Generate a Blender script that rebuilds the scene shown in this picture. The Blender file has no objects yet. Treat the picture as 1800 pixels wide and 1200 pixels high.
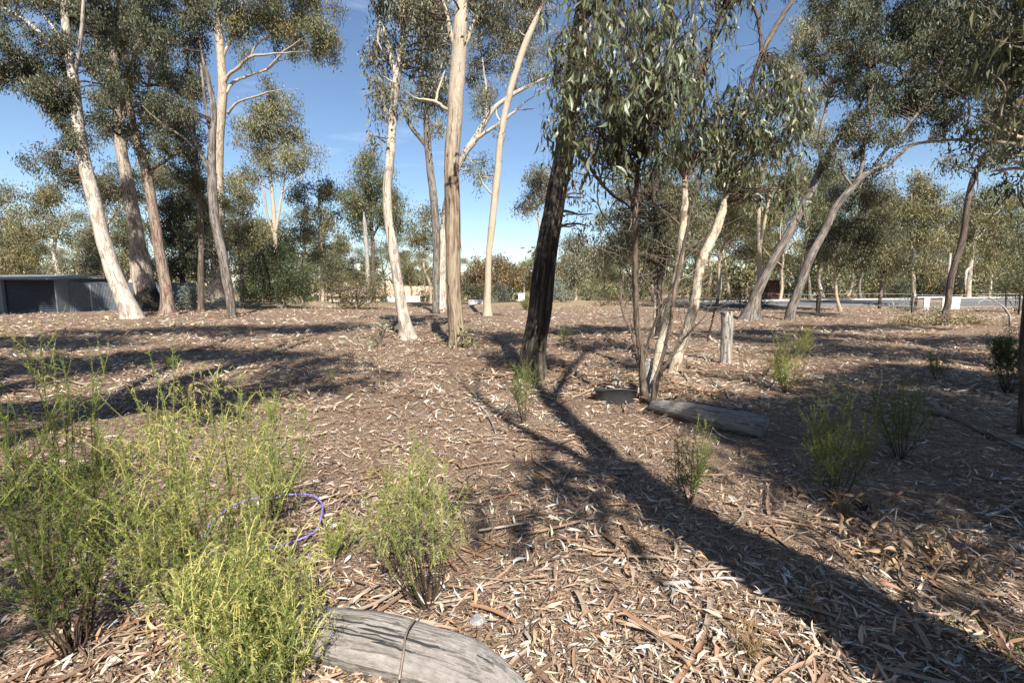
import bpy, math, random
import numpy as np

# ------------------------------------------------------------------ camera, sky, sun, exposure
C = bpy.context.scene
COL = C.collection
CAM_H, F_PX, PITCH = 1.5, 850.0, math.atan(100 / 850.0)
cam_d = bpy.data.cameras.new('camera')
cam_d.sensor_width = 36.0
cam_d.lens = 36.0 * F_PX / 1800.0
cam_d.clip_start = 0.05
cam_d.clip_end = 3000
cam = bpy.data.objects.new('camera', cam_d)
COL.objects.link(cam)
cam.location = (0, 0, CAM_H)
cam.rotation_euler = (math.pi / 2 - PITCH, 0, 0)
C.camera = cam

SUN_EL = math.radians(43)
SUN_TRAVEL = np.array([-0.25, 1.0])              # ground direction the light travels in
SUN_TRAVEL = SUN_TRAVEL / np.linalg.norm(SUN_TRAVEL)
TO_SUN = np.array([-SUN_TRAVEL[0] * math.cos(SUN_EL), -SUN_TRAVEL[1] * math.cos(SUN_EL), math.sin(SUN_EL)])
world = bpy.data.worlds.new('World')
C.world = world
world.use_nodes = True
wn = world.node_tree
wn.nodes.clear()
w_out = wn.nodes.new('ShaderNodeOutputWorld')
w_bg = wn.nodes.new('ShaderNodeBackground')
w_sky = wn.nodes.new('ShaderNodeTexSky')
w_sky.sky_type = 'NISHITA'
w_sky.sun_disc = False
w_sky.sun_elevation = SUN_EL
w_sky.sun_rotation = math.atan2(TO_SUN[0], TO_SUN[1])
w_sky.altitude = 200
w_sky.air_density = 1.0
w_sky.dust_density = 0.2
w_sky.ozone_density = 3.0
w_bg.inputs['Strength'].default_value = 0.076
# thin high cloud, streaked along the horizon
w_tc = wn.nodes.new('ShaderNodeTexCoord')
w_map = wn.nodes.new('ShaderNodeMapping')
w_map.inputs['Scale'].default_value = (1.6, 1.2, 11.0)
w_ns = wn.nodes.new('ShaderNodeTexNoise')
w_ns.inputs['Scale'].default_value = 2.3
w_ns.inputs['Detail'].default_value = 7
w_ns.inputs['Roughness'].default_value = 0.62
w_rp = wn.nodes.new('ShaderNodeValToRGB')
w_rp.color_ramp.elements[0].position = 0.56
w_rp.color_ramp.elements[1].position = 0.80
w_rp.color_ramp.elements[1].color = (0.35, 0.35, 0.35, 1)
w_mix = wn.nodes.new('ShaderNodeMixRGB')
w_mix.inputs['Color2'].default_value = (7.5, 8.6, 10.0, 1)
wn.links.new(w_tc.outputs['Generated'], w_map.inputs['Vector'])
wn.links.new(w_map.outputs['Vector'], w_ns.inputs['Vector'])
wn.links.new(w_ns.outputs['Fac'], w_rp.inputs['Fac'])
wn.links.new(w_rp.outputs['Color'], w_mix.inputs['Fac'])
wn.links.new(w_sky.outputs['Color'], w_mix.inputs['Color1'])
wn.links.new(w_mix.outputs['Color'], w_bg.inputs['Color'])
wn.links.new(w_bg.outputs['Background'], w_out.inputs['Surface'])

sun_d = bpy.data.lights.new('sun', 'SUN')
sun_d.energy = 5.0
sun_d.angle = math.radians(0.53)
sun_d.color = (1.0, 0.93, 0.83)
sun = bpy.data.objects.new('sun', sun_d)
COL.objects.link(sun)
sun.rotation_euler = (math.pi / 2 - SUN_EL, 0, math.atan2(TO_SUN[0], -TO_SUN[1]))
sun.location = (10, -30, 40)

C.view_settings.view_transform = 'Standard'
C.view_settings.look = 'None'
C.view_settings.gamma = 1.0
C.view_settings.exposure = 1.03
C.view_settings.use_curve_mapping = False
try:
    C.cycles.max_bounces = 6
    C.cycles.diffuse_bounces = 3
    C.cycles.transmission_bounces = 4
    C.cycles.transparent_max_bounces = 4
except Exception:
    pass

# ------------------------------------------------------------------ helpers
rng = np.random.default_rng(11)
random.seed(11)
A = lambda *a: np.array(a, dtype=float)


def sstep(a, b, x):
    t = np.clip((np.asarray(x, float) - a) / (b - a), 0, 1)
    return t * t * (3 - 2 * t)


MOUNDS = []                                       # (x, y, radius, height) litter heaped round the trunks


def gz(x, y):
    x = np.asarray(x, float)
    y = np.asarray(y, float)
    z = 0.030 * np.sin(x * 0.9 + 1.3) * np.sin(y * 0.7 + 0.4) + 0.022 * np.sin(x * 1.9 + y * 1.3 + 2.0)
    z = z + 0.012 * np.sin(x * 4.1 - y * 2.7 + 0.5) + 0.008 * np.sin(x * 7.3 + y * 8.9) * np.sin(y * 5.1 - x * 2.2)
    z = z + 0.10 * np.sin(x * 0.16 + 0.7) * np.sin(y * 0.13 + 2.0) * sstep(8, 20, y)
    z = z - 3.0 * sstep(38, 110, y) * (1 - 0.75 * sstep(2, 30, x))
    for mx, my, mr, mh in MOUNDS:
        z = z + mh * np.exp(-((x - mx) ** 2 + (y - my) ** 2) / (mr * mr))
    return z


SP, CP = math.sin(PITCH), math.cos(PITCH)


def ray(px, py):
    u = (px - 900) / F_PX
    v = (600 - py) / F_PX
    return A(u, CP + v * SP, -SP + v * CP)


def W(px, py, Y):
    r = ray(px, py)
    return A(0, 0, CAM_H) + r * (Y / r[1])


def G(px, py):
    r = ray(px, py)
    z = 0.0
    for _ in range(8):
        t = (z - CAM_H) / r[2]
        p = A(0, 0, CAM_H) + r * t
        z = 0.5 * z + 0.5 * float(gz(p[0], p[1]))
    p[2] = float(gz(p[0], p[1]))
    return p


class Geo:
    def __init__(s):
        s.V, s.C, s.B, s.Qs, s.Ts, s.n = [], [], [], [], [], 0

    def add(s, v, quads=None, tris=None, col=None, bk=None):
        v = np.asarray(v, float).reshape(-1, 3)
        k = len(v)
        s.V.append(v)
        c = np.ones((k, 3)) * 0.5 if col is None else np.broadcast_to(np.asarray(col, float), (k, 3))
        s.C.append(c)
        s.B.append(v if bk is None else bk)
        if quads is not None and len(quads):
            s.Qs.append(np.asarray(quads, np.int64).reshape(-1, 4) + s.n)
        if tris is not None and len(tris):
            s.Ts.append(np.asarray(tris, np.int64).reshape(-1, 3) + s.n)
        s.n += k

    def mesh(s, name, mat, org=(0, 0, 0), smooth=True):
        me = bpy.data.meshes.new(name)
        if s.n == 0:
            return me
        V = np.concatenate(s.V) - np.asarray(org, float)
        Q = np.concatenate(s.Qs) if s.Qs else np.zeros((0, 4), np.int64)
        T = np.concatenate(s.Ts) if s.Ts else np.zeros((0, 3), np.int64)
        me.vertices.add(len(V))
        me.vertices.foreach_set('co', V.astype(np.float32).ravel())
        loops = np.concatenate([Q.ravel(), T.ravel()]).astype(np.int32)
        me.loops.add(len(loops))
        me.loops.foreach_set('vertex_index', loops)
        nq, nt = len(Q), len(T)
        me.polygons.add(nq + nt)
        st = np.concatenate([np.arange(nq) * 4, nq * 4 + np.arange(nt) * 3]).astype(np.int32)
        me.polygons.foreach_set('loop_start', st)
        try:
            me.polygons.foreach_set('loop_total', np.concatenate([np.full(nq, 4), np.full(nt, 3)]).astype(np.int32))
        except Exception:
            pass
        me.polygons.foreach_set('use_smooth', np.full(nq + nt, smooth))
        ca = me.color_attributes.new('Col', 'FLOAT_COLOR', 'POINT')
        cc = np.concatenate(s.C)
        ca.data.foreach_set('color', np.concatenate([cc, np.ones((len(cc), 1))], 1).astype(np.float32).ravel())
        ba = me.attributes.new('bk', 'FLOAT_VECTOR', 'POINT')
        ba.data.foreach_set('vector', np.concatenate(s.B).astype(np.float32).ravel())
        me.materials.append(mat)
        me.update(calc_edges=True)
        return me

    def build(s, name, mat, parent=None, org=(0, 0, 0), smooth=True):
        """verts are world coordinates; org becomes the object's origin (ignored when a parent gives it)"""
        if parent is not None:
            org = np.array(parent.location) if parent.parent is None else np.array(parent.parent.location) + np.array(parent.location)
        o = bpy.data.objects.new(name, s.mesh(name, mat, org, smooth))
        COL.objects.link(o)
        if parent is not None:
            o.parent = parent
        else:
            o.location = org
        return o


def tag(o, label=None, cat=None, group=None, kind=None):
    if label:
        o['label'] = label
    if cat:
        o['category'] = cat
    if group:
        o['group'] = group
    if kind:
        o['kind'] = kind
    return o


def empty(name, loc, label, cat, group=None):
    o = bpy.data.objects.new(name, None)
    o.empty_display_size = 0.2
    COL.objects.link(o)
    o.location = tuple(float(q) for q in loc)
    return tag(o, label, cat, group)


def unit(v):
    return v / (np.linalg.norm(v, axis=-1, keepdims=True) + 1e-12)


def spline(P, per=6):
    """Catmull-Rom through the rows of P (any width)"""
    P = np.asarray(P, float)
    if len(P) < 3:
        t = np.linspace(0, 1, per + 1)[:, None]
        return P[0] * (1 - t) + P[-1] * t
    E = np.vstack([2 * P[0] - P[1], P, 2 * P[-1] - P[-2]])
    out = []
    for i in range(len(P) - 1):
        p0, p1, p2, p3 = E[i:i + 4]
        t = np.linspace(0, 1, per, endpoint=False)[:, None]
        out.append(0.5 * (2 * p1 + (p2 - p0) * t + (2 * p0 - 5 * p1 + 4 * p2 - p3) * t ** 2 + (3 * p1 - p0 - 3 * p2 + p3) * t ** 3))
    out.append(P[-1:])
    return np.vstack(out)


def frames(P):
    T = unit(np.gradient(P, axis=0))
    n = np.cross(T[0], A(0.3, 1, 0.1))
    n = n / np.linalg.norm(n)
    N = []
    for t in T:
        n = n - t * np.dot(n, t)
        n = n / (np.linalg.norm(n) + 1e-9)
        N.append(n)
    N = np.array(N)
    return T, N, np.cross(T, N)


def tube(g, P, R, sides=12, lump=0.06, flare=0.0, flare_len=0.3, col=(0.5, 0.5, 0.5), cap=True, seed=0, fluted=0.0, s0=0.0):
    P = np.asarray(P, float)
    R = np.asarray(R, float)
    r_ = np.random.default_rng(seed)
    T, N, B = frames(P)
    s = np.concatenate([[0], np.cumsum(np.linalg.norm(np.diff(P, axis=0), axis=1))])
    th = np.linspace(0, 2 * math.pi, sides, endpoint=False)
    TH, S = np.meshgrid(th, s)
    lumps = np.zeros_like(TH)
    for k in range(7):
        a = r_.integers(1, 5)
        lumps += np.sin(a * TH + r_.uniform(0, 6.28) + S * r_.uniform(-1.5, 1.5)) * np.sin(S * r_.uniform(0.6, 5.0) + r_.uniform(0, 6.28)) / 2.2
    RR = R[:, None] * (1 + lump * lumps)
    if flare:
        ph = r_.uniform(0, 6.28)
        e = np.exp(-S / flare_len)
        RR = RR * (1 + flare * e * (1 + 0.38 * np.sin(4 * TH + ph) + 0.3 * np.sin(7 * TH + 2 * ph)))
    if fluted:
        RR = RR * (1 + fluted * np.sin(9 * TH + 1.2 * np.sin(S * 2.3)) * np.sin(14 * TH + S * 0.9))
    V = P[:, None, :] + RR[..., None] * (np.cos(TH)[..., None] * N[:, None, :] + np.sin(TH)[..., None] * B[:, None, :])
    bk = np.stack([np.cos(TH) * R[:, None], np.sin(TH) * R[:, None], S + s0], -1)
    K = len(P)
    i, j = np.meshgrid(np.arange(K - 1), np.arange(sides), indexing='ij')
    jn = (j + 1) % sides
    q = np.stack([i * sides + j, i * sides + jn, (i + 1) * sides + jn, (i + 1) * sides + j], -1).reshape(-1, 4)
    V = V.reshape(-1, 3)
    bk = bk.reshape(-1, 3)
    tr = None
    if cap:
        V = np.vstack([V, P[-1:], P[:1]])
        bk = np.vstack([bk, A(0, 0, s[-1] + s0), A(0, 0, s0)])
        nV = K * sides
        jj = np.arange(sides)
        tr = np.concatenate([np.stack([(K - 1) * sides + jj, (K - 1) * sides + (jj + 1) % sides, np.full(sides, nV)], -1),
                             np.stack([(jj + 1) % sides, jj, np.full(sides, nV + 1)], -1)])
    g.add(V, q, tr, col, bk)


def tubes(g, P, R, sides=3, col=(0.4, 0.35, 0.3)):
    """many thin tubes at once: P (M,K,3), R (M,K)"""
    P = np.asarray(P, float)
    M, K, _ = P.shape
    if M == 0:
        return
    T = unit(P[:, -1] - P[:, 0])
    ref = np.where(np.abs(T[:, 2:3]) < 0.8, A(0, 0, 1), A(1, 0.2, 0))
    N = unit(np.cross(T, ref))
    B = np.cross(T, N)
    th = np.linspace(0, 2 * math.pi, sides, endpoint=False)
    off = np.cos(th)[None, :, None] * N[:, None, :] + np.sin(th)[None, :, None] * B[:, None, :]
    V = P[:, :, None, :] + R[:, :, None, None] * off[:, None, :, :]
    m, i, j = np.meshgrid(np.arange(M), np.arange(K - 1), np.arange(sides), indexing='ij')
    b = m * K * sides
    jn = (j + 1) % sides
    q = np.stack([b + i * sides + j, b + i * sides + jn, b + (i + 1) * sides + jn, b + (i + 1) * sides + j], -1)
    col = np.asarray(col, float)
    if col.ndim == 2:
        col = np.repeat(col, K * sides, 0)
    g.add(V.reshape(-1, 3), q.reshape(-1, 4), None, col, V.reshape(-1, 3))


def blades(g, P, ax, sd, L, Wd, col, bend=0.12, mid=0.45):
    """diamond leaves, two triangles each"""
    n = len(P)
    if n == 0:
        return
    L = np.broadcast_to(L, (n,))[:, None]
    Wd = np.broadcast_to(Wd, (n,))[:, None]
    nr = np.cross(ax, sd)
    m = P + ax * L * mid + nr * L * bend
    V = np.stack([P, m + sd * Wd / 2, P + ax * L, m - sd * Wd / 2], 1).reshape(-1, 3)
    q = np.arange(4 * n).reshape(n, 4)
    g.add(V, q, None, np.repeat(np.broadcast_to(col, (n, 3)), 4, 0))


def sickles(g, P, ax, sd, L, Wd, col, curve=0.15, fold=0.1):
    """curved leaves of four triangles, falcate and slightly arched"""
    n = len(P)
    if n == 0:
        return
    L = np.broadcast_to(L, (n,))[:, None]
    Wd = np.broadcast_to(Wd, (n,))[:, None]
    curve = np.broadcast_to(curve, (n,))[:, None]
    fold = np.broadcast_to(fold, (n,))[:, None]
    nr = np.cross(ax, sd)

    def c(t):
        return P + ax * L * t + sd * (curve * L * 4 * t * (1 - t)) + nr * (fold * L * 4 * t * (1 - t))
    V = np.stack([P, c(0.3) - sd * Wd * 0.5, c(0.3) + sd * Wd * 0.5, c(0.68) - sd * Wd * 0.36, c(0.68) + sd * Wd * 0.36, c(1.0)], 1)
    b = np.arange(n)[:, None] * 6
    t = np.concatenate([b + A(0, 1, 2).astype(int), b + A(3, 5, 4).astype(int)])
    q = b + A(1, 3, 4, 2).astype(int)
    g.add(V.reshape(-1, 3), q, t, np.repeat(np.broadcast_to(col, (n, 3)), 6, 0))


def rdir(n, r=None):
    r = r or rng
    v = r.normal(size=(n, 3))
    return unit(v)


def box(g, lo, hi, col=(0.5, 0.5, 0.5)):
    x0, y0, z0 = lo
    x1, y1, z1 = hi
    V = A(*[(x, y, z) for x in (x0, x1) for y in (y0, y1) for z in (z0, z1)]) if False else np.array(
        [(x, y, z) for x in (x0, x1) for y in (y0, y1) for z in (z0, z1)], float)
    q = [(0, 1, 3, 2), (4, 6, 7, 5), (0, 4, 5, 1), (2, 3, 7, 6), (0, 2, 6, 4), (1, 5, 7, 3)]
    g.add(V, q, None, col)


# ------------------------------------------------------------------ materials
def new_mat(name):
    m = bpy.data.materials.new(name)
    m.use_nodes = True
    nt = m.node_tree
    nt.nodes.clear()
    out = nt.nodes.new('ShaderNodeOutputMaterial')
    bs = nt.nodes.new('ShaderNodeBsdfPrincipled')
    nt.links.new(bs.outputs['BSDF'], out.inputs['Surface'])
    return m, nt, bs, out


def nd(nt, kind, ins=None, **props):
    n = nt.nodes.new(kind)
    for k, v in props.items():
        setattr(n, k, v)
    for k, v in (ins or {}).items():
        if isinstance(v, bpy.types.NodeSocket):
            nt.links.new(v, n.inputs[k])
        else:
            n.inputs[k].default_value = v
    return n


def ramp(nt, fac, stops, interp='LINEAR'):
    n = nt.nodes.new('ShaderNodeValToRGB')
    n.color_ramp.interpolation = interp
    el = n.color_ramp.elements
    while len(el) < len(stops):
        el.new(0.5)
    for e, (p, c) in zip(el, stops):
        e.position = p
        e.color = (c[0], c[1], c[2], 1) if not np.isscalar(c) else (c, c, c, 1)
    nt.links.new(fac, n.inputs['Fac'])
    return n.outputs['Color']


def mixc(nt, fac, a, b, mode='MIX'):
    n = nd(nt, 'ShaderNodeMixRGB', blend_type=mode)
    for k, v in (('Fac', fac), ('Color1', a), ('Color2', b)):
        if isinstance(v, bpy.types.NodeSocket):
            nt.links.new(v, n.inputs[k])
        else:
            n.inputs[k].default_value = v if np.isscalar(v) else (v[0], v[1], v[2], 1)
    return n.outputs['Color']


def noise(nt, vec, scale, detail=5, rough=0.55, dist=0.0):
    n = nd(nt, 'ShaderNodeTexNoise', {'Scale': scale, 'Detail': detail, 'Roughness': rough, 'Distortion': dist})
    nt.links.new(vec, n.inputs['Vector'])
    return n.outputs['Fac']


def mapped(nt, vec, sc, loc=(0, 0, 0)):
    n = nd(nt, 'ShaderNodeMapping', {'Scale': sc, 'Location': loc})
    nt.links.new(vec, n.inputs['Vector'])
    return n.outputs['Vector']


def bump(nt, bs, h, strength, dist):
    b = nd(nt, 'ShaderNodeBump', {'Strength': strength, 'Distance': dist})
    nt.links.new(h, b.inputs['Height'])
    nt.links.new(b.outputs['Normal'], bs.inputs['Normal'])


def leaf_mat(name, trans=0.25, rough=0.5, spec=0.4):
    m, nt, bs, out = new_mat(name)
    at = nd(nt, 'ShaderNodeAttribute', attribute_name='Col').outputs['Color']
    nt.links.new(at, bs.inputs['Base Color'])
    bs.inputs['Roughness'].default_value = rough
    bs.inputs['Specular IOR Level'].default_value = spec
    tr = nd(nt, 'ShaderNodeBsdfTranslucent')
    tc = mixc(nt, 1.0, at, (1.35, 1.35, 0.75), 'MULTIPLY')
    nt.links.new(tc, tr.inputs['Color'])
    mx = nd(nt, 'ShaderNodeMixShader', {'Fac': trans})
    nt.links.new(bs.outputs['BSDF'], mx.inputs[1])
    nt.links.new(tr.outputs['BSDF'], mx.inputs[2])
    nt.links.new(mx.outputs['Shader'], out.inputs['Surface'])
    return m


def attr_mat(name, rough=0.85, spec=0.2, grain=0.0, sc=60):
    m, nt, bs, out = new_mat(name)
    at = nd(nt, 'ShaderNodeAttribute', attribute_name='Col').outputs['Color']
    if grain:
        bk = nd(nt, 'ShaderNodeAttribute', attribute_name='bk').outputs['Vector']
        f = noise(nt, bk, sc, 4, 0.6)
        at = mixc(nt, 1.0, at, ramp(nt, f, [(0.3, 1 - grain), (0.7, 1 + grain)]), 'MULTIPLY')
    nt.links.new(at, bs.inputs['Base Color'])
    bs.inputs['Roughness'].default_value = rough
    bs.inputs['Specular IOR Level'].default_value = spec
    return m


def bark_mat(name, pale, mid, patch, streak, patch_at=0.55, streak_at=0.6, sock=None, sock_h=1.5, sock_soft=1.2, rough_bump=0.3, vscale=0.16, seed=0.0, fine=26, dist=0.03):
    m, nt, bs, out = new_mat(name)
    bk = nd(nt, 'ShaderNodeAttribute', attribute_name='bk').outputs['Vector']
    oi = nd(nt, 'ShaderNodeObjectInfo').outputs['Random']
    sh = nd(nt, 'ShaderNodeVectorMath', {0: bk}, operation='ADD')
    cmb = nd(nt, 'ShaderNodeCombineXYZ', {'Z': 0.0})
    ml = nd(nt, 'ShaderNodeMath', {0: oi, 1: 37.0}, operation='MULTIPLY').outputs[0]
    nt.links.new(ml, cmb.inputs['X'])
    nt.links.new(cmb.outputs[0], sh.inputs[1])
    v = sh.outputs[0]
    vs = mapped(nt, v, (1, 1, vscale), (seed, seed, seed))
    f1 = noise(nt, vs, 13, 8, 0.7, 0.8)
    c = mixc(nt, ramp(nt, f1, [(0.36, 0), (0.66, 1)]), pale, mid)
    f2 = noise(nt, mapped(nt, v, (1, 1, 0.32), (seed + 3, 0, 0)), 5.5, 7, 0.68, 1.0)
    c = mixc(nt, ramp(nt, f2, [(patch_at - 0.06, 0), (patch_at - 0.02, 0.9)]), c, patch)
    f3 = noise(nt, mapped(nt, v, (1, 1, 0.06), (0, seed + 7, 0)), fine, 5, 0.65, 0.4)
    c = mixc(nt, ramp(nt, f3, [(streak_at - 0.07, 0), (streak_at - 0.01, 0.85)]), c, streak)
    f4 = noise(nt, mapped(nt, v, (1, 1, 0.5)), 45, 4, 0.7)
    c = mixc(nt, 1.0, c, ramp(nt, f4, [(0.25, 0.60), (0.75, 1.15)]), 'MULTIPLY')
    h = f3
    if sock is not None:
        z = nd(nt, 'ShaderNodeSeparateXYZ')
        nt.links.new(bk, z.inputs[0])
        fz = nd(nt, 'ShaderNodeMath', {0: f2, 1: 2.6 * sock_soft}, operation='MULTIPLY').outputs[0]
        zz = nd(nt, 'ShaderNodeMath', {0: z.outputs['Z'], 1: fz}, operation='ADD').outputs[0]
        mr = nd(nt, 'ShaderNodeMapRange', {'From Min': sock_h + 0.9 * sock_soft, 'From Max': sock_h + 1.7 * sock_soft, 'To Min': 1.0, 'To Max': 0.0})
        nt.links.new(zz, mr.inputs['Value'])
        sc = mixc(nt, ramp(nt, f1, [(0.35, 0), (0.65, 1)]), sock[0], sock[1])
        sc = mixc(nt, ramp(nt, f3, [(0.45, 0), (0.62, 1)]), sc, sock[2])
        c = mixc(nt, mr.outputs[0], c, sc)
    nt.links.new(c, bs.inputs['Base Color'])
    bs.inputs['Roughness'].default_value = 0.8
    bs.inputs['Specular IOR Level'].default_value = 0.2
    hh = nd(nt, 'ShaderNodeMath', {0: f3, 1: f1}, operation='ADD').outputs[0]
    bump(nt, bs, hh, rough_bump, dist)
    return m


def plain_mat(name, col, rough=0.7, spec=0.3, var=0.15, sc=8, metal=0.0, bumpy=0.0):
    m, nt, bs, out = new_mat(name)
    tc = nd(nt, 'ShaderNodeTexCoord').outputs['Object']
    f = noise(nt, tc, sc, 6, 0.65)
    c = mixc(nt, 1.0, col, ramp(nt, f, [(0.3, 1 - var), (0.7, 1 + var)]), 'MULTIPLY')
    nt.links.new(c, bs.inputs['Base Color'])
    bs.inputs['Roughness'].default_value = rough
    bs.inputs['Specular IOR Level'].default_value = spec
    bs.inputs['Metallic'].default_value = metal
    if bumpy:
        bump(nt, bs, f, bumpy, 0.02)
    return m


M = {}
M['leaf'] = leaf_mat('gum leaf', 0.22, 0.5, 0.45)
M['leaf_near'] = leaf_mat('glossy gum leaf', 0.18, 0.42, 0.5)
M['needle'] = leaf_mat('shrub needle', 0.35, 0.6, 0.25)
M['litter'] = leaf_mat('dry leaf', 0.10, 0.7, 0.25)
M['twig'] = attr_mat('twig bark', 0.85, 0.2, 0.25, 40)
M['pale'] = bark_mat('pale cream gum bark', (0.56, 0.48, 0.37), (0.40, 0.33, 0.25), (0.27, 0.19, 0.13), (0.13, 0.09, 0.065), 0.60, 0.63, rough_bump=0.3)
M['white'] = bark_mat('smooth white gum bark', (0.62, 0.57, 0.49), (0.46, 0.41, 0.34), (0.30, 0.25, 0.20), (0.16, 0.13, 0.11), 0.585, 0.63, rough_bump=0.3, seed=2.0)
M['pink'] = bark_mat('pink grey gum bark', (0.50, 0.42, 0.35), (0.34, 0.27, 0.22), (0.42, 0.22, 0.13), (0.15, 0.10, 0.07), 0.60, 0.62, rough_bump=0.25, seed=4.0)
M['red'] = bark_mat('red brown streaked gum bark', (0.38, 0.315, 0.26), (0.25, 0.19, 0.15), (0.20, 0.115, 0.075), (0.09, 0.06, 0.045), 0.58, 0.58, rough_bump=0.45, seed=6.0)
M['grey'] = bark_mat('grey box bark', (0.30, 0.275, 0.245), (0.20, 0.18, 0.155), (0.14, 0.115, 0.095), (0.06, 0.048, 0.04), 0.56, 0.58, rough_bump=0.4, seed=8.0)
M['peel'] = bark_mat('peeling cream gum bark', (0.52, 0.46, 0.37), (0.42, 0.36, 0.28), (0.29, 0.22, 0.16), (0.14, 0.095, 0.065), 0.66, 0.665,
                     sock=((0.40, 0.34, 0.25), (0.25, 0.185, 0.13), (0.09, 0.06, 0.045)), sock_h=5.0, sock_soft=2.2, rough_bump=0.5, seed=10.0)
M['orange'] = bark_mat('cream and orange gum bark', (0.53, 0.45, 0.35), (0.44, 0.35, 0.26), (0.42, 0.24, 0.13), (0.22, 0.14, 0.09), 0.66, 0.70, rough_bump=0.2, seed=12.0)
M['iron'] = bark_mat('dark furrowed bark', (0.115, 0.096, 0.080), (0.075, 0.062, 0.053), (0.19, 0.16, 0.135), (0.022, 0.018, 0.015), 0.60, 0.50, rough_bump=0.9, vscale=0.22, seed=14.0, fine=22, dist=0.05)
M['brown'] = bark_mat('brown sapling bark', (0.17, 0.13, 0.10), (0.11, 0.085, 0.07), (0.25, 0.20, 0.16), (0.05, 0.04, 0.035), 0.60, 0.58, rough_bump=0.4, seed=16.0)
M['sapling'] = bark_mat('cream sapling bark', (0.66, 0.59, 0.45), (0.48, 0.42, 0.32), (0.22, 0.155, 0.11), (0.13, 0.09, 0.065), 0.585, 0.625, rough_bump=0.25, seed=18.0, fine=40)
M['dark_base'] = bark_mat('gum bark near black at base', (0.50, 0.44, 0.36), (0.36, 0.30, 0.25), (0.24, 0.18, 0.14), (0.12, 0.09, 0.07), 0.58, 0.6,
                      sock=((0.06, 0.048, 0.04), (0.03, 0.024, 0.02), (0.012, 0.01, 0.009)), sock_h=1.5, sock_soft=0.7, rough_bump=0.5, seed=20.0)  # bark goes near black over the lowest part of the trunk
M['dead'] = bark_mat('weathered silver timber', (0.50, 0.47, 0.43), (0.38, 0.35, 0.31), (0.30, 0.26, 0.22), (0.13, 0.11, 0.10), 0.64, 0.58, rough_bump=0.5, vscale=0.06, seed=22.0, fine=40)

# ------------------------------------------------------------------ ground
TREE_BASES = [(232, 560), (263, 545), (298, 550), (408, 556), (715, 592), (803, 605), (775, 541), (858, 555), (935, 655), (1140, 690), (1185, 655)]
MOUNDS[:] = [(float(G(*b)[0]), float(G(*b)[1]), 0.75, 0.07) for b in TREE_BASES]
p_ = G(1085, 720)
MOUNDS.append((p_[0] - 0.3, p_[1] + 0.2, 0.55, 0.06))
p_ = G(1075, 790)
MOUNDS.append((p_[0], p_[1], 0.30, -0.09))


def ground_mat():
    m, nt, bs, out = new_mat('leaf litter earth')
    pos = nd(nt, 'ShaderNodeNewGeometry').outputs['Position']
    big = noise(nt, pos, 0.35, 5, 0.6)
    vo = nd(nt, 'ShaderNodeTexVoronoi', {'Scale': 21.0, 'Randomness': 1.0})
    warp = nd(nt, 'ShaderNodeTexNoise', {'Scale': 5.0, 'Detail': 3.0})
    nt.links.new(pos, warp.inputs['Vector'])
    va = nd(nt, 'ShaderNodeVectorMath', {0: pos, 1: warp.outputs['Color']}, operation='ADD')
    nt.links.new(mapped(nt, va.outputs[0], (1.0, 2.3, 1.0)), vo.inputs['Vector'])
    sp = nd(nt, 'ShaderNodeSeparateColor')
    nt.links.new(vo.outputs['Color'], sp.inputs[0])
    pal = [(0.0, (0.075, 0.052, 0.038)), (0.2, (0.17, 0.115, 0.078)), (0.42, (0.29, 0.205, 0.145)), (0.62, (0.40, 0.295, 0.215)), (0.8, (0.34, 0.29, 0.25)), (1.0, (0.52, 0.43, 0.34))]
    c = ramp(nt, sp.outputs[0], pal)
    vo2 = nd(nt, 'ShaderNodeTexVoronoi', {'Scale': 64.0, 'Randomness': 1.0})
    nt.links.new(mapped(nt, va.outputs[0], (2.0, 1.0, 1.0)), vo2.inputs['Vector'])
    sp2 = nd(nt, 'ShaderNodeSeparateColor')
    nt.links.new(vo2.outputs['Color'], sp2.inputs[0])
    c2 = ramp(nt, sp2.outputs[1], pal)
    c = mixc(nt, ramp(nt, noise(nt, pos, 9, 5, 0.7), [(0.42, 0), (0.6, 1)]), c, c2)
    earth = mixc(nt, noise(nt, pos, 3.1, 6, 0.7), (0.15, 0.085, 0.052), (0.26, 0.165, 0.11))
    c = mixc(nt, ramp(nt, noise(nt, pos, 1.7, 6, 0.7), [(0.55, 0), (0.72, 0.7)]), c, earth)
    c = mixc(nt, 1.0, c, ramp(nt, big, [(0.3, 0.68), (0.7, 0.98)]), 'MULTIPLY')
    c = mixc(nt, 1.0, c, (1.13, 1.07, 1.02), 'MULTIPLY')
    # dry grass beyond the trees
    sx = nd(nt, 'ShaderNodeSeparateXYZ')
    nt.links.new(pos, sx.inputs[0])
    gn = noise(nt, pos, 0.16, 5, 0.65)
    ga = nd(nt, 'ShaderNodeMath', {0: gn, 1: 26.0}, operation='MULTIPLY').outputs[0]
    yy = nd(nt, 'ShaderNodeMath', {0: sx.outputs['Y'], 1: ga}, operation='ADD').outputs[0]
    mr = nd(nt, 'ShaderNodeMapRange', {'From Min': 40.0, 'From Max': 56.0})
    nt.links.new(yy, mr.inputs['Value'])
    grass = mixc(nt, noise(nt, pos, 2.2, 6, 0.75), (0.27, 0.20, 0.115), (0.46, 0.37, 0.24))
    c = mixc(nt, mr.outputs[0], c, grass)
    nt.links.new(c, bs.inputs['Base Color'])
    bs.inputs['Roughness'].default_value = 0.95
    bs.inputs['Specular IOR Level'].default_value = 0.1
    hb = nd(nt, 'ShaderNodeMath', {0: vo.outputs['Distance'], 1: noise(nt, pos, 40, 5, 0.7)}, operation='ADD').outputs[0]
    bump(nt, bs, hb, 0.8, 0.03)
    return m


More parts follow.
